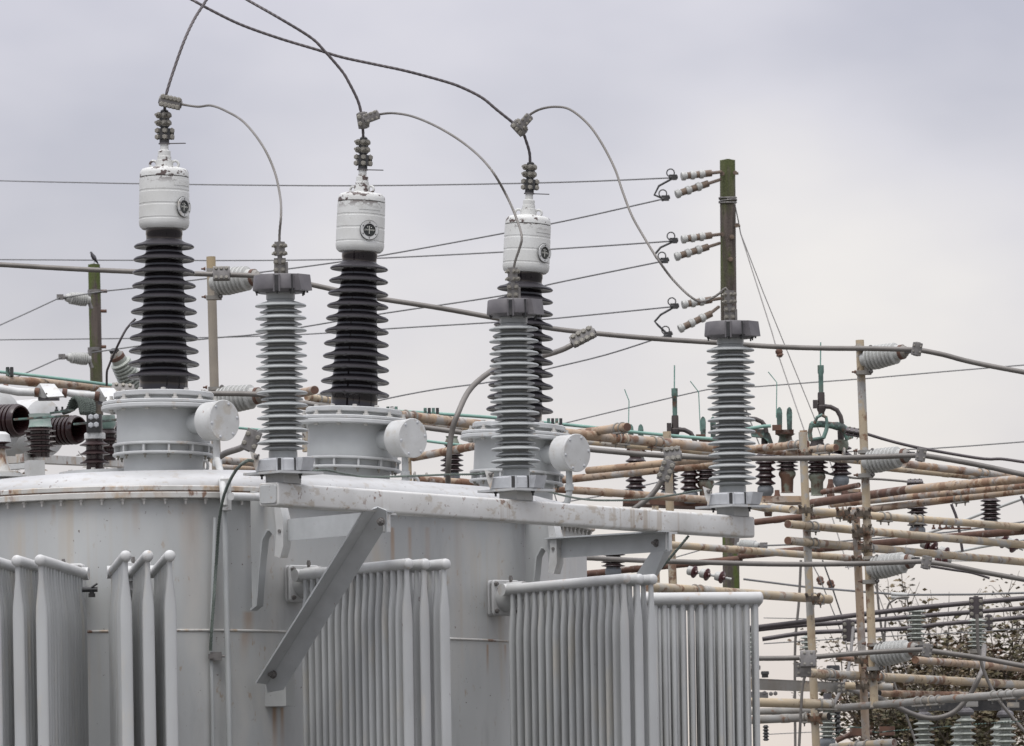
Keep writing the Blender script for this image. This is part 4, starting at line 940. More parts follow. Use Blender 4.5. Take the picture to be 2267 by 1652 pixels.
O('hand_hole_ring', MB().lathe([(.34, -.03), (.385, -.03), (.385, .016), (.34, .016)], 48, (cvr.x, 39.4, CT + .150), caps=False).lathe([(.001, .012), (.345, .012)], 48, (cvr.x, 39.4, CT + .150), caps=False), m_tflange, TR)
for i in range(12):
    a = 2 * pi * i / 12; bolt(TR, (cvr.x + .36 * cos(a), 39.4 + .36 * sin(a), CT + .165), (0, 0, 1), .012, 'head', m_pbolt)

# ---------------------------------------------------------------- background pipework frames
def pipe_part(t, u0, v0, Y0, u1, v1, half, m=None, Y1=None, level=True, name='pipe', cut0=False, cut1=False):
    a = P(u0, v0, Y0); b = P(u1, v1, Y1) if Y1 else (Pz(u1, v1, a.z) if level else P(u1, v1, Y0))
    r = half * (Y0 if Y1 is None else (Y0 + Y1) / 2) / F
    d = b - a; ln = d.length
    prof = [(.001, .004), (r * .80, .004), (r * .86, .0), (r, .0), (r, ln), (r * .86, ln), (r * .8, ln - .004), (.001, ln - .004)]
    if random.random() < .8:                     # couplings along the run
        s0 = ln * random.uniform(.25, .75); prof[4:4] = [(r, s0), (r * 1.10, s0 + .002), (r * 1.10, s0 + .07), (r, s0 + .072)]
    o = O(name, MB().lathe(prof, 20, a, d), m or m_pipe, t)
    for c, p, s_ in ((cut0, a, -1), (cut1, b, 1)):
        if c: O('pipe_end', MB().lathe([(.001, 0), (r * .9, 0), (r * .9, .002), (.001, .002)], 20, p, d * s_), m_deeprust if c == 1 else m_hole, o)
    return a, b, r, o
def saddle(t, p, d, r, m=None, n_=2):
    d = Vector(d).normalized(); mb = MB()
    for s_ in ((-.045, .045) if n_ == 2 else (0,)): mb.ring(Vector(p) + d * s_, d, r * 1.08, .0085, 20, 6)
    mb.box(Vector(p) - Vector((0, 0, r * 1.12)), (.075, .03, .006), Matrix((d, Vector((-d.y, d.x, 0)).normalized() if abs(d.z) < .9 else Vector((0, 1, 0)), d.cross(Vector((-d.y, d.x, 0)).normalized() if abs(d.z) < .9 else Vector((0, 1, 0))))).transposed())
    for s_ in (-.06, .06): mb.lathe([(.011, 0), (.011, .012), (.006, .012), (.006, .03)], 6, Vector(p) + d * s_ - Vector((0, 0, r * 1.12)), (0, 0, -1))
    O('pipe_clamp', mb, m or m_greypipe, t)
FR = thing('pipe_frame', 'beige weathered pipe scaffold at the right carrying the ribbed line posts', 'pipe frame', P(1920, 1650, 23.0) * 1.0)
YF = 23.0
def vert(t, u0, v0, u1, v1, half, Y, m=None, ground=True, cutt=False):
    a, b = P(u0, v0, Y), P(u1, v1, Y); d = (b - a).normalized()
    if ground: b = a + d * ((a.z) / -d.z)
    r = half * Y / F
    o = O('upright_pipe', MB().lathe([(.001, .006), (r * .84, .006), (r * .88, 0), (r, 0), (r, (b - a).length)], 22, a, d), m or m_pipe, t)
    if not ground: O('pipe_end', MB().lathe([(.001, .003), (r * .88, .003)], 20, b, d), m_hole, o)
    return o
vert(FR, 1902.6, 753, 1935, 1566, 9.3, YF, ground=False)
vert(FR, 1893, 1128, 1917, 1651, 9.0, YF + .25, m_rustpipe)
vert(FR, 1776, 957, 1806, 1651, 9.0, YF + .1)
def hp(t, pts, half, Y, m=None, **k):
    """level pipe through two grid points"""
    (u0, v0), (u1, v1) = pts; return pipe_part(t, u0, v0, Y, u1, v1, half, m, **k)
def hp2(t, pts, half, Y, m=None, sad=(), Y1=None, **k):
    a, b, r, o = pipe_part(t, *pts[0], Y, *pts[1], half, m, Y1=Y1, **k)
    for s_ in sad: saddle(t, a.lerp(b, s_), b - a, r)
    return a, b, r, o
hp2(FR, ((1743.5, 1160.4), (2300, 1209.5)), 9.2, YF - .05, sad=(.09, .30), cut0=1)
hp2(FR, ((1743.5, 1197), (2300, 1247.5)), 9.2, YF - .05, m_pipe, sad=(.09, .30), cut0=1)
hp2(FR, ((1440, 1203), (1885, 1236)), 8.2, YF + .3, m_pipe)
hp2(FR, ((1430, 1299), (1835, 1327)), 10.6, YF + .0, m_pipe, sad=(.27, .93))
hp2(FR, ((1790, 1490), (2300, 1518)), 9.8, YF - .1, m_pipe, sad=(.08, .28))
hp2(FR, ((1640, 1554), (1842, 1559)), 10.2, YF - .15, m_pipe, Y1=YF - .05, sad=(.93,))
hp2(FR, ((1640, 1576), (1800, 1573)), 7.5, YF + .4, m_greypipe, Y1=YF + .2)
hp2(FR, ((1640, 1595), (1834, 1586)), 9.2, YF + .3, m_greypipe, Y1=YF + .1, sad=(.8,), cut1=2)
hp2(FR, ((2025, 1461), (2300, 1482)), 8.2, YF + .5, m_rustpipe)
hp2(FR, ((1850, 1456), (1918, 1463)), 5, YF + .5, m_rustpipe, Y1=YF + .5, cut0=2)
hp2(FR, ((1870, 1518), (1976, 1521)), 8.2, YF + .4, m_pipe, Y1=YF + .4, cut1=1)
hp2(FR, ((1945, 1535), (2300, 1543)), 8.0, YF + .6, m_rustpipe, cut0=2)
hp2(FR, ((1848, 1568), (2300, 1531)), 8.4, YF + .2, m_greypipe, Y1=YF - .8, sad=(.43, .5, .80, .87))
hp2(FR, ((1840, 1655), (1979, 1644)), 9.0, YF + .2, m_pipe, Y1=YF, sad=(.5,), cut1=1)
hp2(FR, ((1753, 1128.6), (2300, 1170)), 8.7, YF + .15, m_pipe, sad=(.20, .36, .49))
hp2(FR, ((1600, 1113), (1753, 1128.4)), 8.7, YF + .6, m_pipe, Y1=YF + .2)
m_coup = mat('dirty_coupler', (0.13, 0.105, 0.075), (0.07, 0.055, 0.042), 20, .6, spots=[(RUST, 14, .5, .08, .8)])
def coupler(t, u, v, Y):
    c = P(u, v, Y); mb = MB()
    mb.box(c + Vector((0, 0, 0)), (.050, .045, .020)).ring(c + Vector((0, .01, .0)), (0, 0, 1), .040, .010, 18, 6).ring(c + Vector((.0, -.02, 0)), (1, 0, .1), .038, .009, 18, 6)
    for sx, sz in ((-1, 1), (1, -1), (1, 1)): mb.lathe([(.014, 0), (.014, .018), (.007, .018), (.007, .04)], 6, c + Vector((.042 * sx, -.04, .026 * sz)), (.3 * sx, -1, .3 * sz))
    O('scaffold_coupler', mb, m_coup, t)
for (u, v, dY) in ((1911, 1174, -.01), (1913, 1211, -.01), (1930, 1497, -.01), (1911, 1137, 0), (1901, 1184, .2), (1783, 1130, .05), (1901, 1243, .2), (1798, 1326, .05), (1906, 1463, .2), (1909, 1520, .2), (1822, 1560, 0), (1802, 1592, .1), (1918, 1646, .2), (1781, 1008, .1), (1866, 1136, .1), (1880, 1146, .2)): coupler(FR, u, v, YF + dY)
FR2 = thing('rusty_pipe_rack', 'rusty pipes of the rear rack rising towards the right edge', 'pipe rack', P(2100, 1200, 25))
hp2(FR2, ((1797, 1114), (2016.8, 1083)), 9.5, 25.0, m_deeprust, Y1=24.2)
hp2(FR2, ((2010, 1084), (2300, 1057)), 9.8, 24.2, m_rustpipe, Y1=23.6)
hp2(FR2, ((1841, 1117), (2300, 1072)), 7.4, 25.3, m_rustpipe, Y1=24.0)
hp2(FR2, ((1740, 1150), (2300, 1082)), 8.0, 25.5, m_rustpipe, Y1=24.2, sad=(.7,))
hp2(FR2, ((2000, 1027), (2300, 1062)), 8.6, 24.6, m_rustpipe, Y1=25.2, sad=(.58,))
hp2(FR2, ((1955, 1036), (2300, 1070)), 6.8, 25.0, m_pipe, Y1=25.6)
hp2(FR2, ((1672, 1156), (1800, 1141)), 7.2, 25.2, m_deeprust, Y1=25)
hp2(FR2, ((1640, 1230), (2300, 1172)), 8.4, 25.8, m_deeprust, Y1=24.4)
hp2(FR2, ((1280, 1272), (1640, 1237)), 7.2, 26.2, m_deeprust, Y1=25.8)
hp2(FR2, ((1820, 1090), (1900, 1074)), 6.0, 25.6, m_deeprust, Y1=25.4)
rt_ = P(2115, 1170, 24.9)
O('bolt_strip', MB().box(rt_, (.12, .02, .006)), m_deeprust, FR2)
for i in range(4): bolt(FR2, P(2066 + 14 * i, 1171 - i * .5, 24.9), (0, 0, 1), .014, 'nutbolt', m_deeprust)
FR3 = thing('upper_pipe_rack', 'rust streaked beige pipes behind the bushings and arresters', 'pipe rack', P(1400, 1000, 24))
hp2(FR3, ((1247, 959), (1575, 991)), 11.0, 23.6, m_rustpipe, Y1=24.2, sad=(.38, .62))
hp2(FR3, ((1560, 987), (1760, 1002)), 8.8, 24.2, m_rustpipe, Y1=24.5)
hp2(FR3, ((1255, 975), (1580, 1003)), 6.5, 24.3, m_pipe, Y1=24.6)
hp2(FR3, ((1276, 960), (1388, 945.5)), 9.6, 23.9, m_rustpipe, Y1=23.5, sad=(.86,), cut1=1)
hp2(FR3, ((1657, 995), (1785, 983)), 8.6, 24.4, m_rustpipe, Y1=24.1, sad=(.8,), cut1=1)
hp2(FR3, ((1745, 1001), (1850, 991)), 8.2, 24.2, m_rustpipe, Y1=24.0, sad=(.75,), cut1=1)
hp2(FR3, ((1740, 1003), (1905, 1020)), 8.6, 24.5, m_pipe, Y1=24.6)
hp2(FR3, ((1300, 1042), (1640, 1009)), 8.0, 24.4, m_rustpipe, Y1=23.9)
hp2(FR3, ((1230, 1064), (1640, 1022)), 8.6, 24.7, m_rustpipe, Y1=24.2)
hp2(FR3, ((1225, 1082), (1570, 1107)), 8.6, 23.6, m_rustpipe, Y1=24.0)
hp2(FR3, ((1560, 1100), (1700, 1127)), 8.0, 24.2, m_rustpipe, Y1=24.3)
hp2(FR3, ((884, 919.5), (1100, 945)), 11.0, 22.8, m_rustpipe, Y1=23.2, sad=(.1,))
hp2(FR3, ((900, 934), (1110, 958)), 6.5, 23.3, m_pipe, Y1=23.6)
hp2(FR3, ((915, 1013), (1060, 986)), 8.8, 24.4, m_rustpipe, Y1=23.9)
hp2(FR3, ((925, 1062), (1060, 1071)), 8.6, 23.4, m_rustpipe, Y1=23.6)
hp2(FR3, ((925, 1078), (1140, 1096)), 7.5, 23.8, m_rustpipe, Y1=24.0)
hp2(FR3, ((470, 1018), (600, 1027)), 8.6, 23.4, m_rustpipe, Y1=23.6)
hp2(FR3, ((480, 1034), (600, 1040)), 6.6, 23.8, m_rustpipe, Y1=24.0)
hp2(FR3, ((640, 876), (696.5, 863.7)), 9.6, 23.6, m_rustpipe, Y1=23.3, cut1=1)
hp2(FR3, ((680, 879), (760, 892)), 8.4, 23.8, m_pipe, Y1=24.0, sad=(.4,))
hp2(FR3, ((-30, 838), (320, 866)), 9.4, 22.8, m_rustpipe, Y1=23.4)
hp2(FR3, ((560, 880), (700, 905)), 8.0, 24.2, m_rustpipe, Y1=24.5)
vert(FR3, 1475.7, 955.5, 1489, 1295, 9.2, 24.2)
vert(FR3, 1778, 953, 1781, 1010, 8.6, 24.6, m_rustpipe, ground=False)
vert(FR3, 902, 1010, 905, 1100, 8.2, 24.4, m_pipe, ground=False)
vert(FR3, 1450, 1120, 1453, 1300, 7.5, 24.9, m_pipe)
vert(FR3, 674, 925, 676, 1000, 7.0, 24.4, m_pipe, ground=False)
m_taupe = mat('taupe_weathered_pipe', (0.30, 0.265, 0.21), (0.23, 0.20, 0.165), 5, .6, spots=[((.36, .27, .14), 6, .52, .08, .7)], bump=(40, .3, .003))
vert(FR3, 466.7, 568.5, 474.5, 864, 10.2, YF + .1, m_taupe)
ck = P(1000, 1060, 24.0)
for (u, v) in ((1345, 962), (930, 1058), (960, 935), (1880, 1005)):
    saddle(FR3, P(u, v, 24), (1, .1, -.1), .035)
# channel bus, lower right
CH = thing('channel_bus', 'grey box section busbar with a bolted end plate at the lower right', 'busbar', P(1700, 1510, 23.6))
O('channel', MB().prism([P(1655, 1503, 23.5), P(1872, 1513, 23.9), P(1872, 1533, 23.9), P(1655, 1526, 23.5)], (0, .07, 0)).prism([P(1655, 1501, 23.5), P(1872, 1511, 23.9), P(1872, 1514, 23.9), P(1655, 1504, 23.5)], (0, .12, .0)), m_greypipe, CH)
O('end_plate', MB().prism([P(1852, 1511, 23.84), P(1874, 1512, 23.88), P(1874, 1534, 23.88), P(1852, 1533, 23.84)], (0, -.012, 0)), m_steel, CH)
for (u, v) in ((1857, 1519), (1867, 1519), (1857, 1528), (1867, 1528), (1878, 1518), (1887, 1519), (1878, 1536), (1887, 1537)): bolt(CH, P(u, v, 23.8), (0, -1, 0), .012, 'head', m_bolt)
O('channel', MB().prism([P(1650, 1530, 24.4), P(1700, 1533, 24.4), P(1700, 1547, 24.4), P(1650, 1544, 24.4)], (0, .07, 0)), m_steel, CH)
for (u, v) in ((1692, 1534), (1706, 1536), (1716, 1535)): bolt(CH, P(u, v, 24.3), (0, -1, 0), .014, 'head', m_steel)

# ---------------------------------------------------------------- line post insulators (horizontal, ribbed)
MESHES['linepost'] = lambda: MB().lathe([(.3, -.10), (.3, .0)] + sum(([(.80 + .04 * min(i, 3) - .05 * max(0, i - 4), .02 + .105 * i), (.93 + .02 * min(i, 3) - .045 * max(0, i - 4), .045 + .105 * i), (.93 + .02 * min(i, 3) - .045 * max(0, i - 4), .07 + .105 * i), (.80 + .04 * min(i, 3) - .05 * max(0, i - 4), .105 + .105 * i)] for i in range(8)), []) + [(.66, .87), (.5, .95), (.4, .97)], 36)
MESHES['linepost'] = lambda: (lambda pr: MB().lathe(pr, 36))( [(.55, -.12), (.62, .0)] + [q_ for i in range(8) for q_ in ((.74 - .02 * abs(i - 2), .03 + .10 * i), (1.0 - .025 * abs(i - 2), .05 + .10 * i), (1.0 - .025 * abs(i - 2), .085 + .10 * i), (.74 - .02 * abs(i - 2), .115 + .10 * i))] + [(.62, .92), (.45, 1.0)])
def line_post(u0, v0, u1, v1, half, Y, label, towards=.28, sheds='linepost', pipe_at=True, m=None):
    a = P(u0, v0, Y - .02); b = P(u1, v1, Y - towards / K); d = b - a; ln = d.length; k = Y / F
    t = thing('line_post_insulator', label, 'insulator', a, 'ribbed line posts holding the thick cables')
    inst('ribbed_body', sheds, m or m_postgrey, t, a + d.normalized() * ln * .08, d, (half * k, half * k, ln * .78))
    O('end_cap', MB().lathe([(half * k * .60, 0), (half * k * .58, .02), (half * k * .42, .05), (half * k * .30, .055), (.02, ln * .16)], 24, a + d * .80, d), m_flange if False else m_greypipe, t)
    O('rust_band', MB().lathe([(half * k * .62, 0), (half * k * .60, .03)], 24, a + d * .79, d), m_deeprust, t)
    O('hook', MB().box(a + d * .96, (.03, .018, .022), frame_of(d)).cyl(a + d * .9, a + d * 1.0, .014, 8), m_dark, t)
    if pipe_at:
        O('base_bracket', MB().box(a - Vector((0, 0, half * k * 1.05)), (.055, .05, .014)).box(a + Vector((0, -.01, half * k * .9)), (.05, .05, .012)).box(a + Vector((.02, -.01, 0)), (.015, .035, half * k * .9)), m_greypipe, t)
        for s_ in (-1, 1):
            bolt(t, a + Vector((-.06, -.03, s_ * half * k)), (-1, 0, 0), .012, 'nutbolt', m_deeprust)
            bolt(t, a + Vector((.05, -.05, s_ * half * k)), (0, -1, 0), .012, 'nutbolt', m_steel)
    return b
line_post(1911, 797, 2013, 776, 27, YF, 'horizontal ribbed post highest on the right beige upright')
line_post(1915, 1025, 2019, 1006, 27, YF, 'horizontal ribbed post on the right beige upright, second from the top')
line_post(1925, 1260, 2030, 1239, 27, YF, 'horizontal ribbed post on the right beige upright, level with the radiator tops')
line_post(1934, 1452, 2037, 1434, 27, YF, 'horizontal ribbed post on the right beige upright, lowest and in front of the tree')
line_post(473, 627, 580, 612, 31, YF, 'horizontal ribbed post behind the cap of the leftmost arrester')
line_post(477, 889, 590, 874, 31, YF, 'horizontal ribbed post low behind the leftmost arrester, beside the turret')
tp_ = line_post(300, 862, 252, 776, 27, YF - .3, 'slanting ribbed post left of the first black bushing', towards=.2, pipe_at=False, m=m_greenpor)
# pairs on the left pole are smaller
def small_post(u0, v0, u1, v1, half, Y, label, group):
    a = P(u0, v0, Y); b = P(u1, v1, Y - .1); d = b - a; k = Y / F
    t = thing('pole_insulator', label, 'insulator', a, group)
    inst('ribbed_body', 'linepost', m_postgrey, t, a + d * .1, d, (half * k, half * k, d.length * .72))
    O('cable_grip', MB().cyl(a + d * .8, b, .03, 10, .02).box(b, (.05, .03, .04)), m_steel, t)
    O('bracket', MB().tube([a + Vector((.0, 0, .14)), a + Vector((-.02, 0, 0)), a + Vector((.02, 0, -.13))], .03, 8), m_steel, t)
    return b

# thick cables held by them
def bus(pts, Y, r, label, m=None, **k):
    P_ = [P(*(p if len(p) == 3 else (p[0], p[1], Y))) for p in pts]
    return cable('bus_cable', P_, r * Y / F, m or m_alu, label, lobes=14, lay=1.1, step=.04, depth=.95, group='thick stranded bus cables', **k)
bus([(-60, 583), (0, 586), (147, 594.8), (293, 601.5), (480, 608), (563, 611), (640, 621), (693.5, 631.5), (760, 646), (833.6, 660.5), (960, 680), (1084, 702), (1209, 725.5), (1326, 739), (1450, 750), (1587, 759), (1700, 767), (1814, 771), (1920, 772), (2017, 774), (2040, 776), (2090, 786), (2134, 798), (2200, 812), (2320, 834)], 22.7, 5.7, 'thick stranded cable crossing the whole picture behind all three bushings')
bus([(250, 868), (419, 871), (530, 872), (580, 874), (588, 877), (673, 893), (731.7, 902), (820, 922), (907.8, 941.5), (1031, 959), (1170, 980), (1311.7, 996), (1478.6, 1009.5), (1650, 1015), (1814, 1014.5), (1920, 1012), (2030, 1008.5), (2060, 1011), (2163, 1029), (2266, 1051), (2320, 1062)], 22.7, 6.0, 'thick stranded cable passing just above the white beam and the second line post')
bus([(1150, 1225, 23.4), (1277, 1234, 23.2), (1400, 1240, 23), (1484, 1243), (1723, 1249), (1906, 1247.7), (2040, 1243), (2058, 1245), (2110, 1253), (2180, 1267.5), (2266, 1283), (2320, 1293)], 22.7, 5.7, 'thick stranded cable level with the radiator tops at the right')
bus([(1640, 1457.8), (1775, 1456), (1906, 1445.6), (2040, 1438), (2058, 1440.5), (2110, 1448), (2165, 1456), (2266, 1474.5), (2320, 1484)], 22.7, 5.7, 'thick stranded cable at the lower right, resting on the lowest line post')
bus([(1305, 742), (1285, 752, 22.6), (1250, 772, 22.6), (1200, 788, 22.5), (1150, 795, 22.4), (1098, 815, 22.3), (1042.7, 859, 22.2), (1013.4, 915, 22.1), (998.7, 962, 22.1), (992, 1035, 22.1), (991.4, 1085, 22.2), (991, 1130, 22.3)], 22.6, 6.2, 'thick cable hooking left behind the right bushing and dropping behind the tank')
bus([(1478, 1020), (1472.7, 1041.7), (1467, 1059), (1443.5, 1094), (1408, 1123.7), (1370, 1150)], 22.5, 6.2, 'thick cable slanting down left from a double bolted clamp near the rightmost arrester')
bus([(1655, 1391), (1684, 1387.8), (1784.6, 1375.6), (1900, 1361), (2010, 1348), (2150, 1334.5), (2320, 1320)], 26.0, 5.6, 'uppermost of three parallel cables at the lower right', m_aludark)
bus([(1655, 1396), (1760, 1385), (1863.7, 1378.6), (2010, 1366), (2143.8, 1355.8), (2320, 1342)], 26.6, 5.2, 'middle one of three parallel cables at the lower right', m_aludark)
bus([(1687, 1415), (1775.5, 1402), (1863.7, 1397), (2010, 1391), (2080, 1382), (2200, 1372), (2320, 1361)], 27.0, 5.0, 'lowest of three parallel cables at the lower right', m_aludark)
bus([(1880, 1527, 23.9), (1915, 1535, 23.6), (1952, 1547.6), (2013, 1578), (2064.6, 1590), (2113, 1575), (2150, 1532), (2168, 1495), (2174, 1480.6, 23.6), (2178, 1430, 24)], 23.4, 5.7, 'thick cable hanging in a deep loop in front of the tree')
bus([(2162, 1360), (2163, 1400), (2165, 1435), (2180, 1492.8), (2210.8, 1550.6), (2266, 1617.6), (2310, 1665)], 23.2, 3.8, 'thinner cable slanting down to the lower right corner')
bus([(1772.4, 1240), (1768, 1330), (1760, 1422), (1759, 1540), (1760, 1660)], 27.0, 3.0, 'upright grey cable behind the third beige upright')
bus([(1785, 1483, 22.9), (1776, 1520, 22.9), (1772, 1580, 22.9), (1768, 1660, 22.9)], 22.9, 3.2, 'grey cable hanging from the clamp beside the third beige upright')
bus([(1939.8, 1279.7), (1944, 1340), (1955, 1416.7), (1975, 1500), (2013, 1605), (2030, 1655)], 27.0, 2.6, 'grey cable sloping behind the right upright towards the tree')
bus([(2012, 1322, 27), (1985, 1324, 27), (1968, 1335, 27), (1960, 1370, 27), (1957, 1440), (1962, 1490)], 27.0, 2.4, 'thin grey cable bending down from a wire sleeve by the right upright')
bus([(1888, 1390, 26), (1882, 1450, 25.6), (1872, 1500, 25), (1845, 1560, 24.6)], 25.5, 3.6, 'short grey cable hanging from a cable clamp behind the uprights')
bus([(2105, 1116), (2118, 1150), (2125, 1190), (2130, 1222)], 25.2, 3.2, 'short dark cable dropping from the rusty rack near the right edge', m_aludark)
bus([(2259, 1098), (2268, 1115), (2276, 1160)], 25.2, 3.0, 'dark cable end at the right edge beside the brown post', m_aludark)
bus([(1900, 955), (1925, 963), (1965, 975), (2017, 988), (2090, 1002), (2178, 1016), (2215, 1016), (2266, 1023), (2320, 1030)], 25.5, 3.4, 'mid thick dark cable sagging from the copper switch to the right edge', m_aludark)
bus([(1800, 1040), (1870, 1056), (1960, 1062), (2022, 1068), (2050, 1074), (2080, 1088)], 26.0, 2.6, 'short grey cable lying over the rusty rack', m_alu)
bus([(236, 853, 22.6), (237, 820, 22.5), (245, 800, 22.5), (262, 762, 22.4), (280, 728, 22.4), (300, 706, 22.4)], 22.5, 2.6, 'thin twisted cable standing up beside the slanting ribbed post', m_aludark)
bus([(545, 985, 22.4), (530, 993, 22.6), (500, 1003, 22.8), (480, 1015, 23)], 22.7, 7.2, 'short thick cable end between the first drum and the leftmost arrester')
bus([(2060, 1254, 25), (2110, 1262, 25), (2150, 1268, 25), (2190, 1280, 25)], 25, 2.8, 'short dark cable below the maroon disc insulators at the right', m_aludark)
clamp(P(490, 606, 22.65), (1, 0, 0), (0, -1, .2), 3, 'clamp on the crossing cable beside the first bushing', L_=.12, wd=.05)
clamp(P(1290, 746, 22.55), (.9, 0, .45), (0, -1, .3), 4, 'large clamp where a thick cable branches off behind the right bushing', L_=.18, wd=.042, br=.017)
clamp(P(1488, 1006, 22.6), (1, 0, .1), (0, -1, .2), 3, 'upper half of the double clamp left of the rightmost arrester', L_=.12, wd=.05, br=.017)
clamp(P(1474, 1042, 22.45), (.35, 0, .9), (0, -1, .2), 3, 'lower half of the double clamp left of the rightmost arrester', L_=.15, wd=.045, br=.017)
clamp(P(1788, 1459, 22.65), (1, 0, 0), (0, -1, .2), 2, 'clamp on the lowest bus cable at the third beige upright', L_=.11, wd=.06, br=.009)
clamp(P(1778, 1483, 22.7), (0, 0, 1), (0, -1, .0), 2, 'clamp block hanging under the lowest bus cable', L_=.10, wd=.055, br=.009)
clamp(P(2029, 773, 22.6), (.2, 0, 1), (0, -1, 0), 2, 'clamp at the tip of the highest line post', L_=.09, wd=.035, br=.007)
clamp(P(2038, 1007, 22.6), (.2, 0, 1), (0, -1, 0), 2, 'clamp at the tip of the second line post', L_=.09, wd=.035, br=.007)
clamp(P(2050, 1245, 22.6), (.2, 0, 1), (0, -1, 0), 2, 'clamp at the tip of the third line post', L_=.09, wd=.035, br=.007)
clamp(P(2052, 1440, 22.6), (.2, 0, 1), (0, -1, 0), 2, 'clamp at the tip of the lowest line post', L_=.09, wd=.035, br=.007)
clamp(P(1878, 1396, 26.3), (0, 0, 1), (0, -1, 0), 3, 'clamp tying the three parallel cables left of the uprights', L_=.17, wd=.05, m=m_aludark, br=.015)
clamp(P(2160, 1345, 25.8), (0, 0, 1), (0, -1, 0), 3, 'clamp on the three parallel cables above the right grey post', L_=.17, wd=.055, m=m_aludark, br=.015)
clamp(P(2188, 1378, 26.4), (0, 0, 1), (0, -1, 0), 2, 'smaller clamp to the right of the one above the grey post', L_=.12, wd=.03, m=m_aludark, br=.013)
clamp(P(556, 975, 22.3), (.4, 0, .9), (0, -1, 0), 2, 'yellow bolted clamp left of the foot of the leftmost arrester', L_=.15, wd=.055, br=.016)
clamp(P(272, 863, 22.6), (1, 0, -.1), (0, -1, .4), 3, 'clamp on the cable above the first turret plate', L_=.16, wd=.04, br=.013)
clamp(P(2025, 1070, 25.8), (1, 0, 0), (0, -.5, 1), 3, 'small clamp on the cable over the rusty rack', L_=.12, wd=.035, m=m_aludark, br=.007)
clamp(P(1889, 957, 25.4), (1, 0, -.2), (0, -.6, 1), 3, 'small clamp joining the copper switch to its dark cable', L_=.12, wd=.035, m=m_aludark, br=.007)

# ---------------------------------------------------------------- copper tubes
def ctube(pts, Y, half, label, m=None):
    o = O('copper_tube', MB().tube(spline([P(u, v, Y) for u, v in pts], .1), half * Y / F, 10), m or m_copperbar, None, label, ang=60); return tagit(o, None, 'busbar', 'green copper tubes')
ctube([(-40, 821), (0, 823.5), (130, 838), (263.5, 855), (300, 860)], 23.0, 3.6, 'green copper tube crossing the top left above the rusty pipe')
ctube([(852, 909), (952, 915), (1095.5, 925), (1209, 936), (1300, 945), (1396.6, 956), (1500, 966), (1590, 973)], 24.6, 3.8, 'long green copper tube running behind the bushings towards the copper switches')
ctube([(523, 947), (560, 950.5), (650, 957)], 25.0, 3.0, 'short piece of green tube right of the first drum')
ctube([(925, 974), (980, 981), (1060, 990), (1200, 1003), (1290, 996)], 25.0, 3.2, 'lower green tube right of the second drum')
ctube([(1588, 973), (1612, 966), (1650, 950), (1690, 944), (1706, 943)], 25.0, 4.0, 'bent green tube right of the rightmost arrester')
def knot(u, v, Y, label, n_=4):
    t = thing('tube_clamp', label, 'clamp', P(u, v, Y), 'dark bolt clusters on the green tubes')
    for i in range(n_):
        O('clamp_piece', MB().box(P(u + (i - n_ / 2) * 9 + 4, v, Y - .02), (.012, .03, .028)).lathe([(.014, 0), (.014, .02)], 6, P(u + (i - n_ / 2) * 9 + 4, v - 5, Y - .02)), m_dark if i % 2 else m_copper, t)
knot(868, 911, 24.5, 'first dark bolt cluster right of the middle bushing foot', 3); knot(955, 914, 24.5, 'second dark bolt cluster right of the middle bushing foot'); knot(1228, 937, 24.5, 'dark bolt cluster above the third turret', 4)
knot(22, 824, 22.9, 'dark bolt cluster on the tube at the far left', 2)

# ---------------------------------------------------------------- copper disconnect switches and brown posts
MESHES['brownpost'] = lambda: MB().lathe([(.6, 0)] + [q_ for i in range(5) for q_ in ((.6, .02 + .2 * i), (.92, .05 + .2 * i), (1, .07 + .2 * i), (.98, .09 + .2 * i), (.72, .14 + .2 * i), (.6, .18 + .2 * i))] + [(.6, 1.0)], 28)
MESHES['greypost'] = lambda: MB().lathe([(.5, 0)] + [q_ for i in range(7) for q_ in ((.5, .02 + .14 * i), (.9, .045 + .14 * i), (1, .055 + .14 * i), (.98, .07 + .14 * i), (.62, .105 + .14 * i), (.5, .125 + .14 * i))] + [(.5, 1.0)], 28)
def post(u, vt, vb, half, Y, label, m=None, key='brownpost', foot=None, head=None, group='brown ribbed posts of the switchgear', tiltu=0):
    a, b = P(u + tiltu, vb, Y), P(u, vt, Y); d = b - a; k = Y / F
    t = thing('post_insulator', label, 'insulator', a, group)
    inst('ribbed_body', key, m or m_brownpor, t, a, d, (half * k, half * k, d.length))
    for sp, p, dd in ((foot, a, -d), (head, b, d)):
        if sp: O('foot' if sp is foot else 'head', MB().lathe([(r_ * k, z_ * k) for r_, z_ in sp[0]], 24, p, dd), sp[1], t)
    return t
cone = ([(17, 0), (19, 4), (19, 9), (14, 18), (13, 46), (15, 48)], m_cone)
gcap = ([(15, 0), (18, 5), (18, 14), (13, 22), (12, 26)], m_foot)
ghead = ([(12, 0), (17, 4), (16, 10), (12, 20), (14, 24), (2, 24)], m_cone)
YS = 26.0
post(1407, 1012, 1084, 23, YS, 'brown post right of the third drum, below the rusty pipes', foot=gcap, head=ghead)
post(1479, 1040, 1086, 22, YS + .6, 'brown post hidden in part by the beige upright under the double clamp', foot=gcap)
post(1527, 1012, 1088, 22, YS, 'brown post just left of the rightmost arrester', foot=gcap)
post(1562, 1020, 1064, 24, YS, 'brown post peeping out left behind the rightmost arrester', foot=cone)
post(1694, 1000, 1076, 23, YS, 'brown post just right of the rightmost arrester', foot=gcap)
post(1742, 1002, 1043, 25, YS, 'brown post with a green rusty cone, left of the third beige upright', foot=cone)
post(1808, 998, 1049, 25, YS, 'brown post with a green rusty cone, right of the third beige upright', foot=cone)
post(1861, 984, 1054, 24, YS, 'brown post with a blue grey foot under the copper switch yoke', foot=gcap)
post(2030, 1120, 1166, 23, 25.2, 'brown post hanging below the rusty rack in the right quarter', foot=gcap)
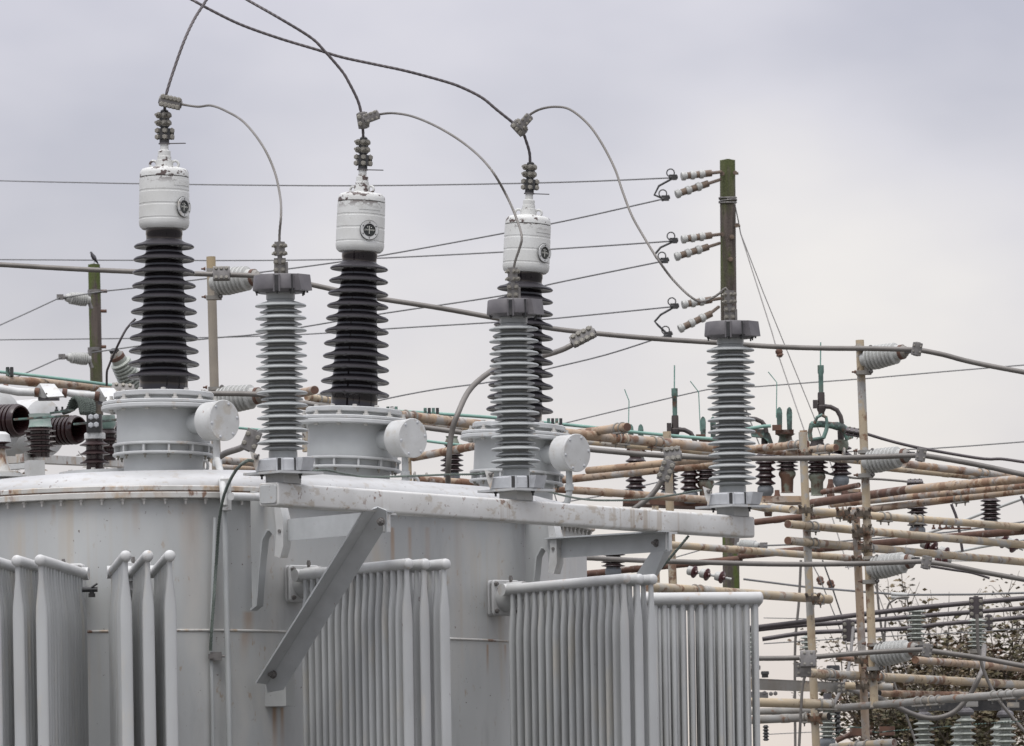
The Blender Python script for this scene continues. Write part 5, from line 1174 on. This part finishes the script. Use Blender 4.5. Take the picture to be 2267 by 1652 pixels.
post(2192, 1103, 1152, 23, 25.2, 'brown post hanging below the rusty rack close to the right edge', foot=gcap)
post(1357, 1215, 1256, 27, YS, 'brown post above the radiator, under the right arm of the beam', foot=gcap)
post(1000, 990, 1046, 26, YS, 'brown post between the second drum and the third turret', foot=gcap, head=ghead)
GP = 'green grey ribbed posts at the lower right'
gf = ([(11, 0), (17, 4), (17, 12), (9, 15), (9, 30)], m_greypipe)
post(2028, 1347, 1417, 20.5, 26.2, 'grey green ribbed post left of the tree, under three cables', m_greenpor, 'greypost', foot=gf, group=GP)
post(2162, 1368, 1434, 21, 26.2, 'grey green ribbed post close to the tree with a cable clamp on its head', m_greenpor, 'greypost', foot=gf, group=GP)
post(1790, 1405, 1480, 19, 27.2, 'grey green ribbed post half hidden behind the third beige upright', m_greenpor, 'greypost', group=GP)
post(1666, 1395, 1470, 13, 27.2, 'grey green ribbed post just behind the rightmost radiator tubes', m_greenpor, 'greypost', foot=gf, group=GP)
gh2 = ([(13, 0), (15, 4), (15, 13), (9, 18), (9, 30)], m_darkcast)
post(1831, 1565, 1634, 21, 24.6, 'grey green ribbed post between the beige uprights near the bottom edge', m_greenpor, 'greypost', foot=gcap, head=gh2, group=GP)
gh3 = ([(10, 0), (17, 3), (19, 8), (17, 14), (9, 18), (9, 24)], m_darkcast)
post(2044, 1594, 1680, 23, 24.0, 'first ribbed post of the row at the bottom right corner, below the cable loop', m_greenpor, 'greypost', head=gh3, group=GP, tiltu=2)
post(2137, 1585, 1690, 22, 23.8, 'middle ribbed post of the row at the bottom right corner', m_greenpor, 'greypost', head=gh3, group=GP, tiltu=2)
post(2225, 1590, 1690, 23, 23.6, 'last ribbed post of the row at the bottom right corner, behind the slanting cable', m_greenpor, 'greypost', head=gh3, group=GP, tiltu=2)
post(2120, 1602, 1700, 17, 25.4, 'paler ribbed post half hidden behind the middle one of the bottom right row', m_greenpor, 'greypost', group=GP)
post(2208, 1604, 1700, 17, 25.4, 'paler ribbed post half hidden behind the last one of the bottom right row', m_greenpor, 'greypost', group=GP)
RB = thing('mounting_rack', 'dark steel beam with small angle plates above the bottom right posts', 'rack', P(2100, 1570, 24))
O('dark_beam', MB().prism([P(2000, 1553, 24.3), P(2300, 1548, 23.9), P(2300, 1572, 23.9), P(2000, 1573, 24.3)], (0, .1, 0)), m_dark, RB)
for (u, v) in ((2151, 1558), (2242, 1560)): O('angle_plate', MB().box(P(u, v, 23.7), (.045, .01, .018)).box(P(u, v + 5, 23.68), (.045, .03, .005)), m_greypipe, RB)
# frames the posts stand on
RK = thing('switch_rack', 'beige rusty steel channels under the brown posts', 'rack', P(1700, 1100, 26))
O('channel', MB().prism([P(1660, 1098, 25.7), P(1790, 1098, 25.7), P(1790, 1111, 25.7), P(1660, 1113, 25.7)], (0, .5, 0)), m_rustpipe, RK)
O('channel', MB().prism([P(1380, 1102, 25.9), P(1600, 1112, 26.1), P(1600, 1124, 26.1), P(1380, 1114, 25.9)], (0, .5, 0)), m_deeprust, RK)
O('channel', MB().prism([P(1790, 1080, 26.2), P(1905, 1083, 26.2), P(1905, 1089, 26.2), P(1790, 1086, 26.2)], (0, .3, 0)), m_rustpipe, RK)
for (u, v) in ((1838, 1080), (1838, 1096), (1720, 1104), (1870, 1096), (1888, 1112), (1700, 1135)): O('lever_joint', MB().lathe([(.03, -.03), (.035, 0), (.022, .04), (.02, .07)], 10, P(u, v, 25.8)), m_deeprust, RK)
O('lever_rod', MB().cyl(P(1838, 1100, 25.7), P(1838, 1072, 25.7), .013, 8), m_deeprust, RK)
def switch(u, v, Y, label, full):
    """rod, copper tube, dark clamp body and elbow; (u, v) is the top of the thin rod"""
    t = thing('disconnect_switch', label, 'switch', P(u, v, Y), 'green copper disconnect switches'); k = Y / F
    O('arcing_rod', MB().cyl(P(u, v, Y), P(u - .4, v + 53, Y), .0055, 8), m_copperbar, t)
    O('copper_sleeve', MB().lathe([(.001, 0), (7 * k, 0), (7 * k, 16 * k), (5.5 * k, 20 * k), (5.2 * k, 66 * k), (5.5 * k, 68 * k)], 16, P(u, v + 51, Y), (0, 0, -1)), m_copper, t)
    O('clamp_body', MB().lathe([(7.5 * k, 0), (8 * k, 6 * k), (8 * k, 28 * k), (10 * k, 30 * k), (10 * k, 38 * k), (7 * k, 44 * k), (7 * k, 50 * k)], 14, P(u + 1, v + 111, Y), (0, 0, -1)).box(P(u - 12, v + 137, Y), (5 * k, .03, 9 * k)).cyl(P(u - 14, v + 140, Y), P(u + 14, v + 140, Y), .012, 8), m_swdark, t)
    O('elbow', MB().tube(spline([P(u + 8, v + 142, Y), P(u + 22, v + 143, Y), P(u + 36, v + 150, Y), P(u + 44, v + 164, Y), P(u + 47, v + 180, Y)], .03), 5.2 * k, 10), m_swdark, t)
    if full:
        O('yoke', MB().tube(spline([P(u - 19, v + 182, Y), P(u + 2, v + 181, Y - .02), P(u + 25, v + 184, Y), P(u + 46, v + 188, Y), P(u + 58, v + 200, Y), P(u + 64, v + 215, Y)], .03), [7.5 * k] * 6 + [9.5 * k] * 300, 12), m_copper, t)
        O('arch', MB().tube(spline([P(u - 14, v + 180, Y - .04), P(u - 8, v + 166, Y - .04), P(u + 2, v + 161, Y - .04), P(u + 12, v + 166, Y - .04), P(u + 14, v + 178, Y - .04)], .03), 3.8 * k, 10), m_copper, t)
        O('arm_link', MB().tube([P(u - 20, v + 180, Y - .05), P(u - 24, v + 200, Y - .05), P(u - 22, v + 218, Y - .05)], 5 * k, 8), m_copper, t)
        O('arm_link', MB().tube([P(u + 16, v + 178, Y - .06), P(u + 12, v + 196, Y - .06), P(u + 6, v + 212, Y - .06)], 4.6 * k, 8), m_copper, t)
        O('bottom_link', MB().tube([P(u - 24, v + 216, Y - .05), P(u + 8, v + 211, Y - .05)], 3.6 * k, 8), m_copper, t)
        O('brown_cup', MB().lathe([(15 * k, 0), (14 * k, 5 * k), (18 * k, 14 * k), (19 * k, 22 * k), (10 * k, 24 * k)], 20, P(u - 8, v + 216, Y + .05), (0, 0, -1)), m_swdark, t)
        O('post_neck', MB().cyl(P(u + 44, v + 196, Y + .05), P(u + 45, v + 218, Y + .05), 7 * k, 12), m_swdark, t)
        O('post_cap', MB().lathe([(15 * k, 0), (17 * k, 10 * k), (15 * k, 20 * k), (12 * k, 24 * k)], 20, P(u + 45, v + 216, Y + .05), (0, 0, -1)), m_cone, t)
    return t
switch(1816, 758, YS - .1, 'copper disconnect switch with a full yoke and tall rod between the beige uprights', True)
switch(1492.6, 809, YS, 'tall rod and elbow of a copper switch left of the rightmost arrester', False)
sw3 = thing('disconnect_switch', 'green copper switch housing just right of the rightmost arrester', 'switch', P(1680, 960, YS), 'green copper disconnect switches')
O('elbow', MB().tube(spline([P(1655, 927, YS), P(1672, 928, YS), P(1686, 934, YS), P(1694, 945, YS), P(1696, 958, YS)], .03), .019, 10), m_swdark, sw3)
O('housing', MB().prism([P(1660, 950, YS), P(1692, 950, YS), P(1704, 960, YS), P(1712, 984, YS), P(1706, 983, YS), P(1690, 969, YS), P(1664, 966, YS)], (0, .1, 0)), m_copper, sw3)
O('neck', MB().cyl(P(1692, 962, YS + .05), P(1692, 990, YS + .05), .028, 12), m_swdark, sw3)
def antenna(pts, label):
    tagit(O('arcing_horn', MB().tube([P(u, v, YS) for u, v in pts], .0042, 8), m_copperbar, None, label), None, 'rod', 'bent green arcing horns')
antenna([(1382, 862), (1392, 888), (1390.5, 960)], 'bent thin green rod left, above the rust capped pipe end')
antenna([(1527.5, 844), (1546, 868), (1550, 955)], 'bent thin green rod just left of the rightmost arrester')
antenna([(1700, 823.5), (1719, 847), (1718, 925)], 'bent thin green rod right of the rightmost arrester')
def blades(u, v, Y, label, n_=2, gap=22):
    t = thing('switch_jaw', label, 'switch jaw', P(u, v, Y), 'pairs of green contact blades'); k = Y / F
    for i in range(n_):
        c = P(u + i * gap, v, Y); mb = MB()
        pl = [c + Vector((x * k, 0, z_ * k)) for x, z_ in ((-5.5, -44), (5, -44), (6, -8), (5, 0), (2, 5), (-1, 6), (-5, 2), (-6.5, -8))]
        mb.prism(pl, (.0, .03, 0)); O('blade', mb, m_copper, t)
    O('blade_base', MB().box(P(u + gap * (n_ - 1) / 2, v + 50, Y + .05), (20 * k, .05, 5 * k)).box(P(u - 6, v + 40, Y), (10 * k, .03, 6 * k)), m_deeprust, t)
    O('bell', MB().lathe([(22 * k, 0), (14 * k, 5 * k), (15 * k, 12 * k), (19 * k, 24 * k), (17 * k, 29 * k)], 22, P(u + gap * (n_ - 1) / 2 + 2, v + 54, Y + .08), (0, 0, -1)), m_cone, t)
blades(1725, 907, YS, 'pair of green blades between the rightmost arrester and the third upright')
blades(1556, 928, YS, 'pair of green blades left behind the rightmost arrester')
blades(1396, 945, YS + .3, 'low pair of green blades behind the rust capped pipe end')
# maroon disc strings
MESHES['disc'] = lambda: MB().lathe([(.001, -.5), (.35, -.5), (.4, -.15), (1, -.02), (1, .08), (.9, .16), (.5, .3), (.35, .32), (.33, .6), (.001, .6)], 28)
MESHES['bell'] = lambda: MB().lathe([(.4, -1.15), (.72, -1.0), (.74, -.45), (.60, -.12), (.2, -.1)], 22)
def discs(pts, r, Y, label, m=None, m2=None):
    ps = [P(u, v, Y) for u, v in pts]; t = thing('disc_insulator_string', label, 'insulator', ps[0], 'strings of disc insulators')
    d = (ps[-1] - ps[0]).normalized()
    d = (d + Vector((0, -.55, -.1))).normalized()
    for p in ps:
        inst('disc', 'disc', m or m_redpor, t, p, d, r * Y / F); inst('bell', 'bell', m_postgrey, t, p, d, r * Y / F)
    d = (ps[-1] - ps[0]).normalized()
    O('link_rod', MB().cyl(ps[0] - d * .05, ps[-1] + d * .08, .010, 8), m_postgrey if not m2 else m2, t)
    return t
discs([(1536, 1266), (1564, 1272), (1597, 1278)], 14, 25.5, 'maroon and white disc string above the right radiator, near the wooden pole')
discs([(2054, 1208), (2066, 1212), (2092, 1225)], 15, 25.0, 'maroon discs hanging between the two front pipes in the right quarter')
discs([(2222, 1198), (2244, 1208)], 17, 25.0, 'maroon discs hanging under the dark rusty pipe near the right edge')
discs([(2090, 1240), (2076, 1240)], 13, 25.2, 'single maroon disc below the front pipes, right of the third line post')
# black capped arresters at the bottom right
def blackcap(u, v, w, h, Y, label, body):
    t = thing('black_cap_terminal', label, 'terminal', P(u, v, Y), 'black capped terminals at the lower right'); k = Y / F
    O('cap', MB().lathe([(w * k * .8, 0), (w * k * .8, h * .45 * k), (w * k, h * .5 * k), (w * k, h * .9 * k), (w * k * .9, h * k), (.001, h * k)], 24, P(u, v, Y)), m_dark, t)
    if body: inst('ribbed_body', 'brownpost', m_dark, t, P(u + body[0], body[2], Y), (0, 0, 1), (body[3] * k, body[3] * k, (body[2] - body[1]) * k))
blackcap(1844, 1508, 15, 35, 24.6, 'black lidded terminal behind the fifth front pipe', (10, 1570, 1625, 8))
blackcap(1693, 1500, 9, 14, 24.6, 'small black cap just right of the radiator tubes', (2, 1605, 1640, 7))
cable('control_wire', [P(1840, 1640, 24.2), P(1862, 1617, 24.2), P(1880, 1609, 24.2), P(1905, 1611, 24.2), P(1935, 1621, 24.2), P(1975, 1618, 24.2), P(2050, 1612, 24.0), P(2160, 1603, 23.4), P(2300, 1594, 23)], .006, m_copper, 'thin green wire crossing in front of the bottom right posts', lobes=4, lay=.1, step=.05)
tagit(O('operating_arm', MB().tube([P(1850, 1640, 24.3), P(1880, 1626, 24.3), P(1930, 1621, 24.3)], .02, 8).box(P(1895, 1620, 24.3), (.05, .03, .03)).box(P(1963, 1618, 24.3), (.06, .03, .035)), m_deeprust, None, 'rusty operating arm behind the uprights at the bottom edge'), None, 'lever')

# ---------------------------------------------------------------- wooden poles
def pole(u0, v0, u1, v1, h0, h1, Y, label):
    a, b = P(u0, v0, Y), P(u1, v1, Y); d = (b - a).normalized(); g_ = a + d * (a.z / -d.z)
    t = thing('wooden_pole', label, 'pole', g_, 'weathered wooden poles'); k = Y / F
    mb = MB(); seg = 28; nn = 40; b0 = len(mb.v)
    for i in range(nn + 1):
        f = i / nn; p = g_.lerp(a, f); r = (h1 + (h0 - h1) * f) * k * (1 + .012 * sin(i * 1.7))
        for q_ in range(seg):
            an = 2 * pi * q_ / seg; rr = r * (1 + .025 * sin(5 * an + i * .15) + .015 * sin(11 * an)); mb.v.append(p + Vector((rr * cos(an), rr * sin(an), 0 if i < nn else .008 * sin(3 * an))))
    for i in range(nn):
        for q_ in range(seg):
            q2 = (q_ + 1) % seg; mb.f.append((i * seg + q_, i * seg + q2, (i + 1) * seg + q2, (i + 1) * seg + q_))
    mb.v.append(a + Vector((0, 0, .015)))
    for q_ in range(seg): mb.f.append((nn * seg + q_, nn * seg + (q_ + 1) % seg, len(mb.v) - 1))
    O('trunk', mb, m_wood, t, ang=60); return t
YP = 42.0
PR = pole(1610, 355, 1613, 706, 17.0, 20.5, YP, 'tall mossy wooden pole with a wire wound round it, behind the rightmost arrester')
k = YP / F
wr = MB()
for i, (v, tl) in enumerate(((436, 1), (439, -2), (443, 2), (447, -1), (440, 3))):
    c = P(1610.5, v + 2, YP); pts = [c + Vector((19.2 * k * cos(a_), 19.2 * k * sin(a_), tl * k * sin(a_ + i))) for a_ in [2 * pi * j / 24 for j in range(25)]]
    wr.tube(pts, .010, 6)
O('wound_wire', wr, m_steel, PR)
for (u, v) in ((1626, 385), (1630, 501), (1598, 387), (1598, 521)): O('pole_bolt', MB().cyl(P(u - 4, v, YP - .02), P(u + 8, v - 1, YP - .02), .018, 8).lathe([(.03, 0), (.03, .02)], 8, P(u, v, YP) + Vector((0, -.11, 0)), (0, -1, 0)), m_brownfit, PR)
for (u, v) in ((1616, 576), (1619, 527)): O('knot', MB().lathe([(.035, 0), (.03, .02), (.001, .025)], 12, P(u, v, YP) + Vector((0, -.112, 0)), (0, -1, 0)), m_brownfit, PR)
YQ = 48.0
PL = pole(208, 586, 213.5, 841, 13.2, 15.2, YQ, 'shorter mossy wooden pole at the left with a bird perched on its top')
for (u, v) in ((230, 689), (231, 645), (229, 768)): O('pole_bolt', MB().cyl(P(u - 8, v, YQ), P(u + 6, v, YQ), .025, 8), m_deeprust, PL)
for vv_ in (645, 773): O('crossband', MB().lathe([(15.5 * YQ / F, 0), (15.5 * YQ / F, .05)], 24, P(209.5, vv_ + 4, YQ), caps=False), m_steel, PL)
small_post(199, 665, 133, 658, 15, YQ - .2, 'upper white ribbed insulator on the left wooden pole', 'insulators on the left wooden pole')
small_post(200, 796, 137, 790, 14, YQ - .2, 'lower white ribbed insulator on the left wooden pole', 'insulators on the left wooden pole')
small_post(1633, 1206, 1690, 1208, 12, YP - .3, 'white ribbed insulator on the wooden pole just below the beam end', 'insulators on the tall wooden pole')
# strain insulator strings on the tall pole
MESHES['spool'] = lambda: MB().lathe([(.35, -1.0), (.45, -.6), (.75, -.5), (.72, -.2), (.95, -.05), (1, .1), (.95, .2), (.98, .3), (1, .45), (.97, .6), (.92, .85), (.7, .95), (.35, .9)], 22)
def strain(p0, p1, grip, label):
    a, b = P(*p0, YP - .05), P(*p1, YP - .35); g_ = P(*grip, YP - .4); d = b - a
    t = thing('strain_insulator_string', label, 'insulator', a, 'white strain insulators on the tall wooden pole')
    O('pull_rod', MB().tube([a, b], .022, 8), m_brownfit, t)
    dn = (g_ - b).normalized(); sp = (g_ - b).length
    for i in range(3):
        c = b + (g_ - b) * ((i + .35) / 3.7)
        inst('spool', 'spool', m_postgrey, t, c, dn, (10.0 * YP / F, 10.0 * YP / F, 9.0 * YP / F))
        O('collar', MB().cyl(c - dn * .12, c - dn * .03, .045, 12), m_brownfit, t)
    O('dead_end_grip', MB().cyl(g_ - dn * .06, g_ + dn * .05, .03, 8).box(g_, (.05, .03, .035)).ring(g_ + Vector((-.03, 0, .06)), (0, 1, 0), .05, .009, 14, 5), m_dark, t)
    return g_
st_ = [strain((1596, 381), (1562, 385), (1489, 393), 'top string on the tall pole, level with its head'),
       strain((1594, 398), (1557, 410), (1472, 439), 'second string from the top of the tall pole'),
       strain((1594, 519), (1562, 523), (1490, 533), 'third string on the tall pole, its middle pair'),
       strain((1592, 539), (1557, 550), (1470, 577), 'fourth string on the tall pole, sloping, middle pair'),
       strain((1594, 661), (1562, 666), (1492, 678), 'fifth string on the tall pole, touched by the swooping wire'),
       strain((1590, 680), (1565, 699), (1478, 741), 'lowest and steepest string on the tall pole')]
def wire(pts, label, r=.0105, Y0=None, Ys=None, m=None, group='thin overhead wires', lobes=3, cat='wire', nm='overhead_wire'):
    n_ = len(pts); ps = []
    for i, q_ in enumerate(pts):
        Y = q_[2] if len(q_) == 3 else (Ys[0] + (Ys[1] - Ys[0]) * i / (n_ - 1) if Ys else YP - .4)
        ps.append(P(q_[0], q_[1], Y))
    return tagit(O(nm, MB().tube(spline(ps, .5), r, 7), m or m_wire, None, label, ang=60), None, cat, group)
for j, (pts) in enumerate((((1489, 395), (1458, 412), (1448, 432), (1470, 441)), ((1490, 535), (1462, 548), (1448, 565), (1453, 572), (1470, 579)), ((1492, 680), (1462, 697), (1449, 712), (1456, 720), (1478, 741)))):
    wire(pts, ('short curled jumper between the top pair of strings', 'short curled jumper between the middle pair of strings', 'short curled jumper between the lowest pair of strings')[j], r=.015, m=m_dark, cat='jumper wire', nm='jumper_loop', group='curled jumpers on the tall pole')
YQ2 = YQ - .3
wire([(-60, 396.5, 60), (0, 400.5, 58), (310, 407, 54), (640, 411, 50), (850, 411), (1113, 407), (1300, 402), (1489, 394)], 'highest thin wire, almost level, from the left edge to the pole top string', Ys=(58, YP))
wire([(-60, 573, 58), (0, 575, 57), (470, 577, 53), (700, 575.5, 50), (835, 572, 47), (1080.6, 560, 45), (1300, 547, 43), (1490, 534, YP - .4)], 'level thin wire at half height, from the left edge to the pole middle strings')
wire([(135, 660, YQ2), (230, 645, YQ2), (297, 638, 47.5), (417, 622, 47), (560, 605, 46), (650, 594, 45.5), (835, 567.5, 45), (1113.5, 517, 44), (1219, 496, 43.5), (1300, 479, 43), (1472, 440, YP - .4)], 'thin wire climbing from the left pole, upper insulator to the tall pole second string')
wire([(-60, 753, 58), (0, 752.5, 57), (240, 750, 55), (480, 747, 53), (680, 740, 50), (860, 728, 47), (1110, 713, 45), (1219, 706, 44), (1492, 679, YP - .4)], 'level thin wire from the left edge to the pole fifth string')
wire([(137, 791, YQ2), (300, 767, 48), (480, 748, 47), (570, 740, 46), (720, 716, 45), (850, 694, 44.5), (1110, 655, 44), (1225, 628, 43), (1470, 578, YP - .4)], 'thin wire climbing from the left pole, lower insulator to the tall pole fourth string')
wire([(660, 934, 48), (830, 889, 47), (960, 863, 46), (1098, 844, 45), (1209, 817.7, 44), (1340, 786, 43), (1478, 742, YP - .4)], 'thin wire climbing behind the middle bushing foot to the lowest string of the tall pole')
wire([(133, 659, YQ2), (60, 693, 47), (0, 720, 46), (-60, 748, 45)], 'short thin wire going down left from the upper insulator of the left pole')
wire([(137, 791, YQ2), (60, 825, 47), (-20, 857, 46)], 'short thin wire going down left from the lower insulator of the left pole')
wire([(1180, 955, 55), (1259, 935, 54), (1400, 901, 53), (1563.5, 863, 52), (1620, 858, 52), (1677.7, 856, 52), (1809, 846, 52), (1920, 838, 52), (2100, 822, 52), (2320, 804, 52)], 'thin wire climbing behind the rightmost arrester and on to the right edge')
wire([(1650, 1012, 52), (1850, 1001, 52), (2069.5, 992.5, 52), (2320, 974, 52)], 'thin wire leaving the second line post towards the right edge')
wire([(1200, 1120, 50), (1330, 1098, 50), (1480, 1062, 50), (1640, 1040, 50)], 'thin wire sloping up behind the pipes left of the rightmost arrester')
wire([(1200, 1010, 50), (1240, 1130, 50)][0:1] + [(1300, 1284, 50), (1420, 1255, 50), (1560, 1215, 50)], 'thin wire behind the right arm of the beam', r=.009)
wire([(1690, 1208, 41), (1800, 1204, 41), (1900, 1195, 41), (2100, 1178, 41), (2300, 1150, 41)], 'thin wire from the low pole insulator running behind the front pipes', r=.011)
wire([(1645, 1282, 36), (1780, 1299, 36), (1960, 1314, 35), (2000, 1317, 35), (2150, 1316, 35), (2320, 1311, 35)], 'grey wire with a sleeve, passing in front of the bare twigs', r=.0125)
wire([(1690, 1368, 50), (1850, 1371, 50), (2000, 1375, 50)], 'faint level wire above the three parallel cables', r=.007)
wire([(1690, 1425, 50), (1900, 1412, 50), (2100, 1402, 50), (2320, 1388, 50)], 'faint wire just below the three parallel cables', r=.009)
wire([(1690, 1626, 50), (1850, 1618, 50)], 'faint wire near the bottom edge behind the uprights', r=.007)
wire([(1870, 1256, 60), (2060, 1242, 60), (2320, 1246, 60)], 'faint wire crossing behind the third line post', r=.009)
wire([(2000, 1196, 30), (2100, 1165, 30), (2190, 1130, 30), (2320, 1083, 30)], 'pale rope like wire rising behind the brown posts at the right edge', r=.016, m=m_postgrey)
wire([(2090, 1227, 30), (2170, 1211, 30), (2300, 1190, 30)], 'pale wire behind the front pipes leading to the right edge', r=.014, m=m_postgrey)
sl_ = thing('wire_sleeve', 'pale crimped sleeve on the grey wire right of the uprights', 'sleeve', P(2000, 1317, 34.8))
O('barrel', MB().cyl(P(1972, 1315, 34.9), P(2008, 1317, 34.9), .022, 12).cyl(P(1972, 1322, 34.9), P(2010, 1324, 34.9), .02, 12), m_postgrey, sl_)
# guy wires
G = 'guy wires of the tall wooden pole'
wire([(1626, 452, YP - .1), (1634, 490, YP), (1638.6, 516, YP), (1709, 738.6, YP - .5), (1723, 788, YP - .6), (1780, 954, YP - 1), (1840, 1140, YP - 1.4), (1878, 1260, YP - 1.6)], 'left one of the two guy wires slanting down right from the tall pole', r=.0075, m=m_steel, group=G, cat='guy wire', nm='guy_wire')
wire([(1628, 460, YP), (1638.6, 516, YP), (1690, 650, YP), (1744, 782.5, YP), (1800.7, 921.7, YP), (1850, 1060, YP), (1930, 1280, YP), (2010, 1500, YP)], 'right and straighter guy wire slanting down from the tall pole', r=.006, m=m_steel, group=G, cat='guy wire', nm='guy_wire')
wire([(1620, 850, 40), (1650, 905, 40), (1690, 1010, 40)], 'short guy wire seen just right of the rightmost arrester', r=.0075, m=m_steel, group=G, cat='guy wire', nm='guy_wire')
for i, (u, v, u2, v2) in enumerate(((1722, 772, 1727, 790), (1812, 1276, 1819, 1296), (1835, 1284, 1842, 1302))):
    tagit(O('guy_insulator', MB().lathe([(.02, 0), (.045, .02), (.05, .05), (.04, .07), (.05, .09), (.02, .12)], 12, P(u, v, YP - .6), P(u2, v2, YP - .6) - P(u, v, YP - .6)), m_deeprust, None, ('small rusty strain egg on the guy wire above the cable near the copper switch', 'small rusty strain egg low on a guy, left one of two', 'small rusty strain egg low on a guy, right one of two')[i]), None, 'insulator', 'small guy wire insulators')
wire([(1790, 1235, 41), (1812, 1276, 41), (1830, 1320, 41), (1870, 1420, 41), (1880, 1450, 41)], 'thin guy passing the left low strain egg', r=.0075, m=m_steel, group=G, cat='guy wire', nm='guy_wire')
wire([(1820, 1240, 41), (1838, 1290, 41), (1858, 1350, 41), (1866, 1372, 41)], 'thin guy passing the right low strain egg', r=.010, m=m_dark, group=G, cat='guy wire', nm='guy_wire')

# ---------------------------------------------------------------- bird on the left pole
def bird():
    Y = YQ; k = Y / F; t = thing('bird', 'small dark bird perched upright on the left wooden pole', 'bird', P(208, 585, Y))
    ps = [P(216, 583.5, Y), P(213, 579.5, Y), P(210.5, 575, Y), P(207.5, 570, Y), P(204.5, 565.5, Y), P(203, 562, Y), P(201.8, 559.6, Y), P(200, 559.8, Y)]
    rs = [1.0 * k, 2.0 * k, 4.0 * k, 5.4 * k, 4.4 * k, 2.9 * k, 2.7 * k, 1.0 * k]
    sp = spline(ps, .02); nn = len(sp)
    r = [rs[min(int(i / (nn - 1) * 7), 6)] * (1 - (i / (nn - 1) * 7) % 1) + rs[min(int(i / (nn - 1) * 7) + 1, 7)] * ((i / (nn - 1) * 7) % 1) for i in range(nn)]
    O('body', MB().tube(sp, r, 14), m_bird, t, ang=80)
    O('beak', MB().cyl(P(200.4, 559.9, Y), P(197.2, 560.6, Y), .9 * k, 8, .1 * k), m_dark, t)
    O('tail', MB().prism([P(214, 580, Y - .01), P(216, 579.5, Y - .01), P(220, 588.5, Y - .01), P(217.5, 588.5, Y - .01)], (0, .05, 0)), m_bird, t)
    for s_ in (-1, 1):
        O('wing', MB().tube(spline([P(206, 567, Y + s_ * 4 * k), P(210, 573, Y + s_ * 5 * k), P(216, 582, Y + s_ * 2 * k)], .02), [.018] * 3 + [.013] * 200, 8), m_bird, t)
        O('leg', MB().tube([P(209, 575, Y + s_ * .02), P(208.6, 581, Y + s_ * .02), P(207.4, 585, Y + s_ * .02)], .004, 6), m_dark, t)
        O('foot', MB().cyl(P(207.4, 585, Y + s_ * .02), P(204.6, 585.2, Y + s_ * .02), .003, 6), m_dark, t)
bird()

# ---------------------------------------------------------------- trees
def tree(base_u, top_v, Y, label, seed, spread, nleaf, lean=0.0, bare=.25, leafsz=.078):
    rnd = random.Random(seed); x0 = P(base_u, top_v, Y)
    H = x0.z; root = thing('tree', label, 'tree', (x0.x, Y * K, 0), 'trees behind the substation')
    mb = MB(); tips = []
    def grow(p, d, ln, r, lvl):
        pts = [p]; q_ = p.copy(); dd = d.copy()
        for i in range(4):
            dd = (dd + Vector((rnd.uniform(-.22, .22), rnd.uniform(-.22, .22), rnd.uniform(-.05, .14)))).normalized(); q_ = q_ + dd * ln / 4; pts.append(q_.copy())
        mb.tube(pts, [r * (1 - .13 * i) for i in range(5)], 6 if lvl < 3 else 4, cap=False)
        if lvl >= 2: tips.extend((pp, lvl) for pp in pts[1:])
        if lvl < 5:
            for i in range(3 if lvl < 4 else 2):
                s_ = pts[rnd.randint(2, 4)]; a_ = rnd.uniform(0, 2 * pi); tl = rnd.uniform(.35, .95)
                nd = (dd + Vector((cos(a_) * tl, sin(a_) * tl, rnd.uniform(-.1, .3)))).normalized()
                grow(s_, nd, ln * rnd.uniform(.58, .80), r * .55, lvl + 1)
    grow(Vector((x0.x, Y * K, 0)), Vector((lean, 0, 1)).normalized(), H * .40, H * .020, 0)
    for _ in range(2): grow(Vector((x0.x, Y * K, H * .25)), Vector((rnd.uniform(-.6, .6), rnd.uniform(-.4, .4), 1)).normalized(), H * .34 * spread, H * .012, 1)
    O('trunk', mb, m_bark, root, ang=60)
    lf = MB(); zt = max(p.z for p, _ in tips)
    while len(lf.f) < nleaf:
        p, lv = rnd.choice(tips)
        if p.z > zt * (1 - bare * rnd.random()): continue
        for _ in range(rnd.randint(2, 9)):
            c = p + Vector((rnd.gauss(0, .10), rnd.gauss(0, .10), rnd.gauss(-.03, .09))); R = Matrix.Rotation(rnd.uniform(0, 6.3), 3, 'Z') @ Matrix.Rotation(rnd.uniform(-1.2, 1.2), 3, 'X'); s_ = leafsz * rnd.uniform(.7, 1.6)
            b = len(lf.v); lf.v += [c + R @ Vector(q_) * s_ for q_ in ((-.5, 0, 0), (0, -.35, .05), (.6, 0, -.08), (0, .35, .05))]; lf.f.append((b, b + 1, b + 2, b + 3))
    o = O('crown', lf, m_leaf, root, kind='stuff')
tree(2230, 1262, 52, 'autumn tree with thin brown leaves and bare twigs filling the lower right corner', 11, 1.0, 9500)
tree(2120, 1330, 56, 'lower bushy tree behind the bottom right posts', 5, 1.0, 12000, bare=.6)
tree(2010, 1440, 50, 'small leafy tree left of the bottom right posts', 23, .9, 6500, bare=.35)
tree(2330, 1330, 60, 'taller tree cut off by the right edge', 31, 1.0, 10000)
tree(70, 868, 62, 'dense green tree seen only through the gaps between the left housings', 3, .8, 9000, bare=.05, leafsz=.09)
tree(-30, 800, 64, 'tree top at the left edge above the green tube', 9, .8, 7000, bare=.1, leafsz=.09)
